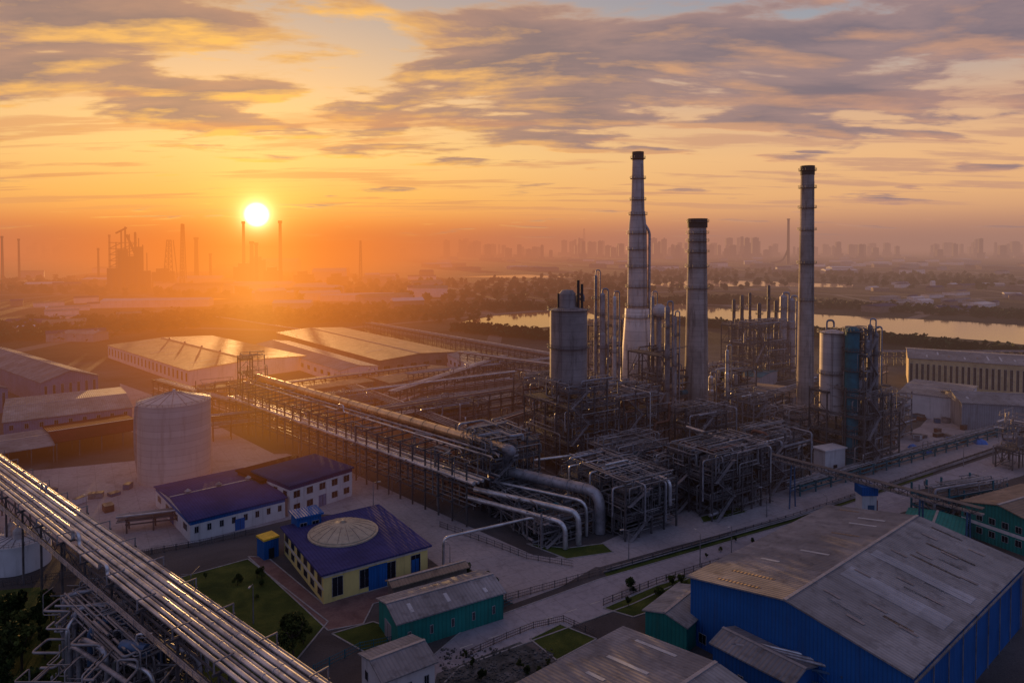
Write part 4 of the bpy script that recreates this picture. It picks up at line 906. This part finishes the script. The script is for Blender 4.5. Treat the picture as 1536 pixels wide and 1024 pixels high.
for i, (px, py, w, h_) in enumerate(((1385, 678, 7, 2.6), (1405, 668, 5, 2), (1425, 662, 4, 2.2), (1470, 665, 5, 2.4), (1370, 672, 4, 1.8))):
    p = P(px, py); b = MB(); n = 7
    vs = [(p.x+(i_/n-.5)*w+R.uniform(-.2, .2), p.y+(j/n-.5)*4+R.uniform(-.2, .2), h_*max(0, 1-(2*i_/n-1)**4)*max(0, 1-(2*j/n-1)**4)*R.uniform(.75, 1)+.05) for j in range(n+1) for i_ in range(n+1)]
    b.add(vs, [(j*(n+1)+i_, j*(n+1)+i_+1, (j+1)*(n+1)+i_+1, (j+1)*(n+1)+i_) for j in range(n) for i_ in range(n)])
    tag(b.build('tarpaulin_heap', 'tarp'), 'heap of goods under crumpled blue tarpaulin in the right-hand yard', 'tarpaulin', 'blue tarpaulin heaps')
def crate(p, lab, grp):
    w, d_, h_ = R.uniform(1.5, 5), R.uniform(1.5, 3), R.uniform(1, 2.4)
    t = thing('equipment_crate', lab, 'crate', p, R.uniform(0, 3), grp)
    MB().box(0, w, 0, d_, .15, h_).build('box', R.choice(('w_white', 'steel2', 'rust', 'bluesteel', 'w_grey')), t)
    MB().box(.1, w-.1, .1, d_-.1, 0, .14).build('pallet', 'rust', t); MB().box(-.05, w+.05, -.05, d_+.05, h_+.003, h_+.12).build('lid', 'steel', t)
for i in range(34): crate(P(R.uniform(1340, 1540), R.uniform(625, 672)), 'crate of equipment scattered in the right-hand yard', 'crates scattered in the right-hand yard')
for i in range(8): crate(P(R.uniform(60, 200), R.uniform(725, 770)), 'crate or bale lying in the yard left of the big tank', 'crates in the yard left of the big tank')
rub = MB()
for i in range(800):
    p = P(R.uniform(660, 830), R.uniform(972, 1060)); s_ = R.uniform(.08, .36)
    vs = [(p.x+x*s_*R.uniform(.6, 1), p.y+y*s_*R.uniform(.6, 1), .04+(z+1)*s_*.5*R.uniform(.7, 1)) for z in (-1, 1) for y in (-1, 1) for x in (-1, 1)]
    rub.add(vs, [(0, 2, 3, 1), (4, 5, 7, 6), (0, 1, 5, 4), (2, 6, 7, 3), (0, 4, 6, 2), (1, 3, 7, 5)])
tag(rub.build('rubble', 'rubble'), 'broken stone rubble heaped beside the small lawn', 'rubble', kind='stuff')
# ---------------------------------------------------------------- trees
def crown_mesh(hh, rad, n, seed, leaf=.45):
    q = random.Random(seed); b = MB(); cl = []
    for i in range(11):
        a = q.uniform(0, 6.28); rr = rad*q.uniform(.1, .75); cl.append((cos(a)*rr, sin(a)*rr, hh*q.uniform(.42, .92), rad*q.uniform(.28, .5)))
    for i in range(n):
        x, y, z, r0 = q.choice(cl); d = Vector((q.gauss(0, 1), q.gauss(0, 1), q.gauss(0, .8))).normalized()*r0*q.uniform(.6, 1.05)
        c = Vector((x, y, z))+d; s_ = leaf*q.uniform(.6, 1.4)
        u_ = Vector((q.gauss(0, 1), q.gauss(0, 1), q.gauss(0, 1))).normalized(); v_ = u_.cross(Vector((q.gauss(0, 1), q.gauss(0, 1), q.gauss(0, 1)))).normalized()
        b.add([c-u_*s_, c+v_*s_*.6, c+u_*s_, c-v_*s_*.6], [(0, 1, 2, 3)])
    return b
protos = []
for k in range(4):
    hh, rad = (8, 3.4) if k < 3 else (7, 1.8)
    t = thing('tree', 'x', 'tree', (0, -500, 0), 0)
    tr = MB().tube([(0, 0, 0), (.2, .1, hh*.35), (.1, .3, hh*.62)], .22, 7)
    for i in range(5):
        a = i*1.3+k; tr.tube([(.15, .1, hh*(.3+.05*i)), (cos(a)*rad*.35, sin(a)*rad*.35, hh*.55), (cos(a)*rad*.6, sin(a)*rad*.6, hh*.72)], .09, 5)
    tr.build('trunk', 'bark', t); crown_mesh(hh, rad, 1700, 40+k, .3).build('crown', 'leaf' if k % 2 else 'leaf2', t); protos.append(t)
TR = [((440, 985), 1.2, 'round tree at the lower edge of the big lawn'), ((455, 965), .7, 'smaller tree beside the round tree on the lawn')]
for (px, py), sc, lb in TR: dup(protos[R.randint(0, 2)], P(px, py), R.uniform(0, 6), (sc,)*3, lb)
def scatter(n, box, lab, grp, s0=.7, s1=1.4):
    for i in range(n):
        p = P(R.uniform(box[0], box[1]), R.uniform(box[2], box[3])); s_ = R.uniform(s0, s1)
        o = dup(R.choice(protos), p, R.uniform(0, 6), (s_, s_, s_*R.uniform(.85, 1.2)), lab); o['group'] = grp
scatter(20, (-20, 80, 925, 990), 'dark tree of the grove at the bottom left corner', 'trees of the bottom left grove', .6, 1.1)
scatter(12, (-20, 60, 995, 1100), 'dark tree under the silver bundle at bottom left', 'trees under the silver bundle', .7, 1.2)
scatter(6, (690, 760, 868, 895), 'small conifer-like tree behind the green shed', 'small trees behind the green shed', .35, .6)
scatter(9, (920, 1030, 872, 912), 'shrubby tree on the roadside lawn', 'shrubby roadside trees', .25, .5)
scatter(10, (280, 420, 850, 930), 'low shrub-like tree on the big lawn', 'low trees on the big lawn', .2, .45)
scatter(7, (1040, 1180, 810, 838), 'low shrub-like tree in the strip beside the main road', 'low trees in the roadside strip', .15, .3)
scatter(9, (665, 830, 985, 1030), 'low bush growing among the rubble', 'bushes among the rubble', .15, .35)
c = P(1086, 612); o = dup(protos[3], c, 0, (1.6, 1.6, 3), 'dark conifer between the middle and rightmost chimneys')
for t in protos:
    for ch in list(t.children): bpy.data.objects.remove(ch)
    bpy.data.objects.remove(t)
def belt(label, pts, width, hgt, n, leaf=2.2, m='leaf'):
    b = MB(); pts = [P(*p) for p in pts]
    for i in range(n):
        k = R.randint(0, len(pts)-2); c = pts[k].lerp(pts[k+1], R.random())
        w = width*c.y/1000; c = c+Vector((R.uniform(-w, w), R.uniform(-w, w)*2, 0)); hh = hgt*R.uniform(.5, 1.2)
        for j in range(14):
            d = Vector((R.gauss(0, 2), R.gauss(0, 2), R.uniform(.15, 1)*hh)); s_ = leaf*R.uniform(.6, 1.3)
            u_ = Vector((R.gauss(0, 1), R.gauss(0, 1), R.gauss(0, 1))).normalized(); v_ = u_.cross(Vector((0, .3, 1))).normalized()
            q = c+d; b.add([q-u_*s_, q+v_*s_, q+u_*s_, q-v_*s_], [(0, 1, 2, 3)])
    tag(b.build('tree_belt', m), label, 'wood', kind='stuff')
belt('belt of dark trees on the near bank of the left pond', [(690, 494), (760, 502), (830, 508)], 12, 8, 260)
belt('belt of trees on the near bank of the long right pond', [(1010, 485), (1200, 500), (1330, 512), (1536, 534), (1650, 545)], 12, 8, 520)
belt('belt of trees on the far bank of the ponds', [(680, 464), (900, 458), (1100, 452), (1350, 466), (1600, 480)], 25, 9, 800, 2.6)
belt('scattered woodland on the plain at left', [(-60, 500), (150, 490), (320, 478), (520, 470), (700, 470)], 60, 8, 1100, 2.4)
belt('distant woodland across the plain', [(-60, 430), (300, 425), (700, 438), (1100, 412), (1600, 425)], 110, 12, 1500, 5, 'leaf2')
belt('trees between the sheds at far left', [(-20, 512), (60, 508), (150, 508)], 14, 8, 160, 1.8)
# ---------------------------------------------------------------- distant plain: sheds, far plants, skyline
def low_house(px, py, L, W, h, wall, roof, lab, grp, ang=None):
    A = P(px, py); an = GA if R.random() < .6 else radians(R.uniform(-20, 60))
    if ang is not None: an = ang
    t = thing('distant_shed', lab, 'shed', A, an, grp)
    MB().box(0, L, 0, W, 0, h).build('wall', wall, t); k = h*.3
    MB().add([(-.5, -.5, h+.02), (L+.5, -.5, h+.02), (L+.5, W+.5, h+.02), (-.5, W+.5, h+.02), (-.5, W/2, h+k), (L+.5, W/2, h+k)], [(0, 1, 5, 4), (2, 3, 4, 5), (0, 4, 3), (1, 2, 5)]).build('roof', roof, t)
for (x0, x1, y0, y1, n, sz, lab) in ((0, 180, 455, 520, 16, (14, 50), 'low shed among trees on the left plain'), (300, 640, 405, 470, 26, (30, 110), 'low shed around the far plant near the sun'),
                               (1300, 1536, 425, 470, 30, (15, 60), 'low house of the village beyond the right pond'), (640, 1300, 384, 412, 50, (40, 140), 'low block on the far central plain'),
                               (1200, 1560, 382, 412, 50, (40, 130), 'low block on the far right plain'), (0, 330, 392, 440, 24, (40, 120), 'low block on the far left plain')):
    for i in range(n):
        L = R.uniform(*sz); low_house(R.uniform(x0, x1), R.uniform(y0, y1), L, L*R.uniform(.3, .6), R.uniform(5, 9)*(1 if y0 > 420 else 1.8), R.choice(('w_white', 'w_grey', 'w_brick')), R.choice(('r_grey', 'r_tan', 'r_navy', 'w_white')), lab, lab+'s')
for px, py, L, W, h, lab in ((345, 440, 110, 90, 16, 'large white hall nearest the far plant below the sun'), (372, 412, 150, 120, 40, 'tall white stepped hall of the far plant below the sun'), (150, 462, 150, 30, 10, 'long white shed on the left plain'), (468, 425, 80, 60, 28, 'pale block right of the far white halls'), (265, 432, 90, 50, 20, 'pale block left of the far white halls'), (480, 452, 120, 50, 9, 'long low white shed right of the far halls')):
    low_house(px, py, L, W, h, 'w_white', 'w_white', lab, None, radians(10))
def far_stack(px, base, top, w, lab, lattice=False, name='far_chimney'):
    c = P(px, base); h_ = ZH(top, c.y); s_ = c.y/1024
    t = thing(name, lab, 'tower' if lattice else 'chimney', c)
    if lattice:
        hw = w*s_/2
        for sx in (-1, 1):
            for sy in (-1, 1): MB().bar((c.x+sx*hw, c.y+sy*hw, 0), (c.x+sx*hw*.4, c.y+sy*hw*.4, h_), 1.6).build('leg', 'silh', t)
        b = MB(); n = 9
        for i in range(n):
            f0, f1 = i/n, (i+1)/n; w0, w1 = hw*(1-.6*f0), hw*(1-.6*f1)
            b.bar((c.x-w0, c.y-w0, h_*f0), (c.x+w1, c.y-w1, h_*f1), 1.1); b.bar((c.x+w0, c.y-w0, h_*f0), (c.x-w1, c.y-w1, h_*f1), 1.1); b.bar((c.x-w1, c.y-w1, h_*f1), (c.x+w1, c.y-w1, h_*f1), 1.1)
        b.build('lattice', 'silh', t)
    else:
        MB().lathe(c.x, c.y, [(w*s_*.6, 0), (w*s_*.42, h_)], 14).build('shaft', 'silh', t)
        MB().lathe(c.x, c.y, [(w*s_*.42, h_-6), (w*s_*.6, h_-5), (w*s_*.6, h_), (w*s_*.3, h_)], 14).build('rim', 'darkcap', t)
far_stack(4, 418, 354, 3.5, 'thin far chimney at the extreme left edge'); far_stack(29, 418, 358, 3, 'thin far chimney second from the left edge')
far_stack(295, 430, 356, 6, 'squat far chimney left of the sun'); far_stack(366, 430, 332, 4.5, 'far chimney directly beneath the sun, left of the pair'); far_stack(421, 432, 331, 5, 'far chimney just right of the sun')
far_stack(378, 432, 362, 6, 'short wide far chimney beneath the sun'); far_stack(385, 434, 364, 5, 'short slim far chimney beneath the sun'); far_stack(541, 420, 361, 4, 'lone far lattice chimney right of the sun', True, 'far_tower')
far_stack(256, 432, 360, 16, 'broad lattice tower of the far plant at left', True, 'far_tower'); far_stack(275, 432, 336, 7, 'slim lattice mast of the far plant at left', True, 'far_tower')
far_stack(876, 384, 343, 4, 'thin far tower near the middle of the skyline', True, 'far_tower'); far_stack(1182, 396, 328, 4, 'tall slender far chimney on the right skyline'); far_stack(165, 425, 352, 3, 'slim far chimney left of the blast furnace')
far_stack(148, 425, 372, 3, 'short far chimney left of the blast furnace'); far_stack(316, 430, 380, 4, 'short far chimney between squat chimney and sun')
c = P(1155, 396); d2 = P(1182, 396)
tag(MB().tube([Vector((c.x, c.y, 6)), Vector(((c.x+d2.x)/2+20, c.y, 14)), Vector((d2.x, d2.y, 80))], 5, 8, 80).build('far_duct', 'silh'), 'curved far duct sweeping up to the slender right skyline chimney', 'duct')
c0 = P(195, 436); s_ = c0.y/1024
t = thing('blast_furnace', 'far blast furnace silhouette with stacks and inclined hoist at left', 'furnace', c0)
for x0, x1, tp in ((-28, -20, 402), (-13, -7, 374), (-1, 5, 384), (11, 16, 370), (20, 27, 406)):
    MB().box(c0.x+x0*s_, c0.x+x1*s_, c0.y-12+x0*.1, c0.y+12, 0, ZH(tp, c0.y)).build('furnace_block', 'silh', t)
for x, tp, w in ((-12, 346, 2.2), (-6, 341, 2.5), (0, 352, 2), (9, 349, 3.4), (14, 358, 1.6), (-20, 364, 1.6), (20, 368, 1.8), (26, 380, 1.4)):
    MB().lathe(c0.x+x*s_, c0.y, [(w*s_*.6, 0), (w*s_*.5, ZH(tp, c0.y)), (.1, ZH(tp, c0.y)+2)], 10).build('stack_pipe', 'silh', t)
MB().bar((c0.x+32*s_, c0.y, 0), (c0.x-4*s_, c0.y, ZH(352, c0.y)), 3.5).build('hoist', 'silh', t); MB().bar((c0.x-14*s_, c0.y-14, ZH(350, c0.y)), (c0.x+2*s_, c0.y-14, ZH(342, c0.y)), 3).build('top_duct', 'silh', t)
for x0, x1 in ((-24, -4), (-4, 18)):
    for k in range(6):
        za, zb = ZH(418-k*9, c0.y), ZH(409-k*9, c0.y); MB().bar((c0.x+x0*s_, c0.y-16, za), (c0.x+x1*s_, c0.y-16, zb), 1.4).bar((c0.x+x0*s_, c0.y-16, zb), (c0.x+x1*s_, c0.y-16, zb), 1.4).build('cross_brace', 'silh', t)
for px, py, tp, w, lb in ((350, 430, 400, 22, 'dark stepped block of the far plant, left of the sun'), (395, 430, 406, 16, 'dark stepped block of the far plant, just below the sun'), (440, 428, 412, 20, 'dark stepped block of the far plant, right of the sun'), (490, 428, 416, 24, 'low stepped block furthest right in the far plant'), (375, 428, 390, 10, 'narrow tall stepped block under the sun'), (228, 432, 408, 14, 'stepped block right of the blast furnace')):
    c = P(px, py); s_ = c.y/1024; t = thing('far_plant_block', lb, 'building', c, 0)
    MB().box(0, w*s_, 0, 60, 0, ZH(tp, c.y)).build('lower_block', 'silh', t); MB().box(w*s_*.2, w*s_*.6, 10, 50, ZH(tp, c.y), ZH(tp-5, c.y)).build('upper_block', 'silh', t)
cl = [(690, 16, 357), (705, 8, 360), (735, 20, 365), (770, 30, 365), (800, 20, 367), (855, 12, 357), (872, 10, 356), (900, 18, 360), (925, 14, 364), (960, 20, 365), (990, 8, 356), (1010, 12, 363), (1045, 18, 365), (1085, 10, 361), (1105, 14, 354), (1125, 10, 361), (1150, 14, 365), (1215, 20, 367), (1250, 20, 362), (1285, 18, 364), (1340, 24, 362), (1390, 20, 365), (1440, 18, 363), (1466, 4, 357), (1500, 16, 365), (1530, 14, 361), (600, 20, 367), (560, 16, 369), (90, 20, 365), (60, 14, 363), (130, 16, 366)]
protoc = []
for k in range(5):
    t = thing('city_block', 'hazy tower block on the city skyline', 'building', (0, -3000, 0), 0, 'hazy tower blocks on the skyline')
    MB().box(-.5, .5, -.5, .5, 0, .94+.01*k).build('tower_wall', 'city', t)
    MB().box(-.3+.05*k, .1+.05*k, -.3, .3, .94+.01*k, 1.).build('roof_room', 'city', t)
    MB().box(-1.1, .9, -.62, -.51, 0, .12+.04*k).build('podium', 'city', t); protoc.append(t)
for px, sp, tp in cl:
    for j in range(6):
        Y = R.uniform(5000, 7500); x = (px+R.gauss(0, sp*.9)-768)/1024*Y; h_ = max(36, ZH(tp+abs(R.gauss(0, 5)), Y)); w = R.uniform(3, 11)*Y/1024
        dup(R.choice(protoc), (x, Y, 0), R.uniform(-.1, .1), (w, w*.6, h_))
for t in protoc:
    for ch in list(t.children): bpy.data.objects.remove(ch)
    bpy.data.objects.remove(t)
# ---------------------------------------------------------------- sky
w = bpy.data.worlds.new('World'); bpy.context.scene.world = w; w.use_nodes = True; w.node_tree.nodes.clear()
T = NT(w.node_tree); out = T.n('ShaderNodeOutputWorld'); bg = T.n('ShaderNodeBackground'); T.l(bg.outputs[0], out.inputs[0])
dirv = T.v('NORMALIZE', T.n('ShaderNodeTexCoord').outputs['Generated'])
sp_ = T.n('ShaderNodeSeparateXYZ'); T.l(dirv, sp_.inputs[0]); X_, Yy, Z_ = sp_.outputs
z = T.m('MAXIMUM', Z_, 0.)
hd = T.v('DOT_PRODUCT', T.v('NORMALIZE', T.v('MULTIPLY', dirv, (1, 1, 0))), tuple(SXY))
hp = T.m('MAXIMUM', hd, 0.); sw = T.m('POWER', hp, 7.); s60 = T.m('POWER', hp, 45.)
right = T.ramp(z, [(0, lin((170, 126, 112))), (.03, lin((198, 146, 116))), (.07, lin((228, 174, 124))), (.12, lin((234, 182, 132))), (.18, lin((214, 172, 140))), (.27, lin((156, 160, 168))), (.4, lin((120, 132, 160))), (1, lin((116, 128, 164)))])
left = T.ramp(z, [(0, lin((214, 122, 68))), (.03, lin((246, 150, 66))), (.07, lin((255, 184, 90))), (.13, lin((255, 204, 122))), (.2, lin((248, 198, 136))), (.3, lin((204, 176, 152))), (.45, lin((130, 134, 156))), (1, lin((116, 128, 164)))])
base = T.mix(sw, right, left)
def cloudn(off, scx, scy, det=8, ro=.6, dist_=.35, zo=.1):
    dz_ = T.m('ADD', z, zo)
    cx = T.m('ADD', T.m('MULTIPLY', T.m('DIVIDE', X_, dz_), scx), off[0]); cy = T.m('ADD', T.m('MULTIPLY', T.m('DIVIDE', Yy, dz_), scy), off[1])
    cb = T.n('ShaderNodeCombineXYZ'); T.l(cx, cb.inputs[0]); T.l(cy, cb.inputs[1])
    return T.noise(cb.outputs[0], 1., det, ro, dist_)
o0 = (11.3, 7.9)
n0 = cloudn(o0, 1.1, 2.1, 8, .56, .2); n1 = cloudn((o0[0]-.07, o0[1]+.24), 1.1, 2.1, 7, .56, .2)
fade = T.sm(z, .10, .20)
thr = T.m('SUBTRACT', .60, T.m('MULTIPLY', fade, .19))
thr = T.m('SUBTRACT', thr, T.m('MULTIPLY', T.m('MULTIPLY', T.sm(X_, .1, .5), fade), .05))
cm = T.m('SUBTRACT', n0, thr); mask = T.sm(cm, -.02, .06)
lit = T.m('MULTIPLY', T.m('SUBTRACT', n0, n1), 8., clamp=True)
edge = T.m('SUBTRACT', 1., T.sm(cm, -.01, .07))
litf = T.m('MULTIPLY', T.m('ADD', T.m('MULTIPLY', lit, .9), T.m('MULTIPLY', edge, .6)), T.m('ADD', T.m('MULTIPLY', sw, .6), .42), clamp=True)
cdark = T.mix(sw, lin((150, 124, 126)), lin((178, 134, 110)))
cdark = T.mix(T.sm(cm, .04, .22), cdark, T.mix(sw, lin((118, 104, 116)), lin((146, 116, 106))))
clit = T.mix(sw, lin((244, 174, 122)), lin((255, 190, 86)))
ccol = T.mix(litf, cdark, clit)
skyc = T.mix(T.m('MULTIPLY', mask, .94), base, ccol)
n2 = cloudn((8.1, 4.4), .5, 2.0, 7, .58, .3, .06)
m2 = T.m('MULTIPLY', T.sm(n2, .51, .61), T.m('MULTIPLY', T.sm(z, .03, .07), T.m('SUBTRACT', 1., T.sm(z, .14, .24))))
skyc = T.mix(T.m('MULTIPLY', m2, .6), skyc, T.mix(sw, lin((186, 140, 124)), lin((222, 146, 86))))
hb = T.sm(z, .0, .055)
skyc = T.mix(hb, hazecol(T, s60, sw), skyc)
back = T.sm(hd, -.3, .55)
skyc = T.mix(back, T.ramp(z, [(0, lin((118, 118, 146))), (.3, lin((132, 142, 180))), (1, lin((116, 128, 164)))]), skyc)
sd = T.m('MAXIMUM', T.v('DOT_PRODUCT', dirv, tuple(SUN)), 0.)
for pw, k_, col in GLOWS+((9000., 1.4, (1, .85, .5)),):
    skyc = T.v('ADD', skyc, T.scaled(T.m('MULTIPLY', T.m('POWER', sd, pw), k_), col))
disc = T.sm(sd, cos(radians(1.05)), cos(radians(.35)))
skyc = T.v('ADD', skyc, T.scaled(T.m('MULTIPLY', disc, 3.), (1, .9, .6)))
ns = T.n('ShaderNodeTexSky', sky_type='NISHITA'); ns.sun_disc = False; ns.sun_elevation = SEL; ns.sun_rotation = math.atan2(SUN.x, SUN.y)
vs = T.n('ShaderNodeVectorMath', operation='SCALE'); T.l(ns.outputs[0], vs.inputs[0]); T.l(T.m('MULTIPLY', T.sm(z, .0, .25), .01), vs.inputs['Scale'])
T.l(T.v('ADD', skyc, vs.outputs[0]), bg.inputs[0]); bg.inputs[1].default_value = 1.
# ---------------------------------------------------------------- sun and camera
sl = bpy.data.lights.new('sun', 'SUN'); sl.energy = 5.; sl.angle = radians(.6); sl.color = (1, .56, .2)
so = bpy.data.objects.new('sun', sl); C.objects.link(so); so.rotation_euler = (-SUN).to_track_quat('-Z', 'Y').to_euler(); so.location = (0, 0, 300)
cam = bpy.data.cameras.new('camera'); cam.lens = 24; cam.sensor_width = 36; cam.clip_end = 120000; cam.clip_start = 1; cam.shift_y = -(512-CY)/1536
co = bpy.data.objects.new('camera', cam); C.objects.link(co); co.location = (0, 0, H); co.rotation_euler = (pi/2-PT, 0, 0)
bpy.context.scene.camera = co
sc = bpy.context.scene; sc.view_settings.view_transform = 'Standard'; sc.view_settings.look = 'None'; sc.view_settings.exposure = 0
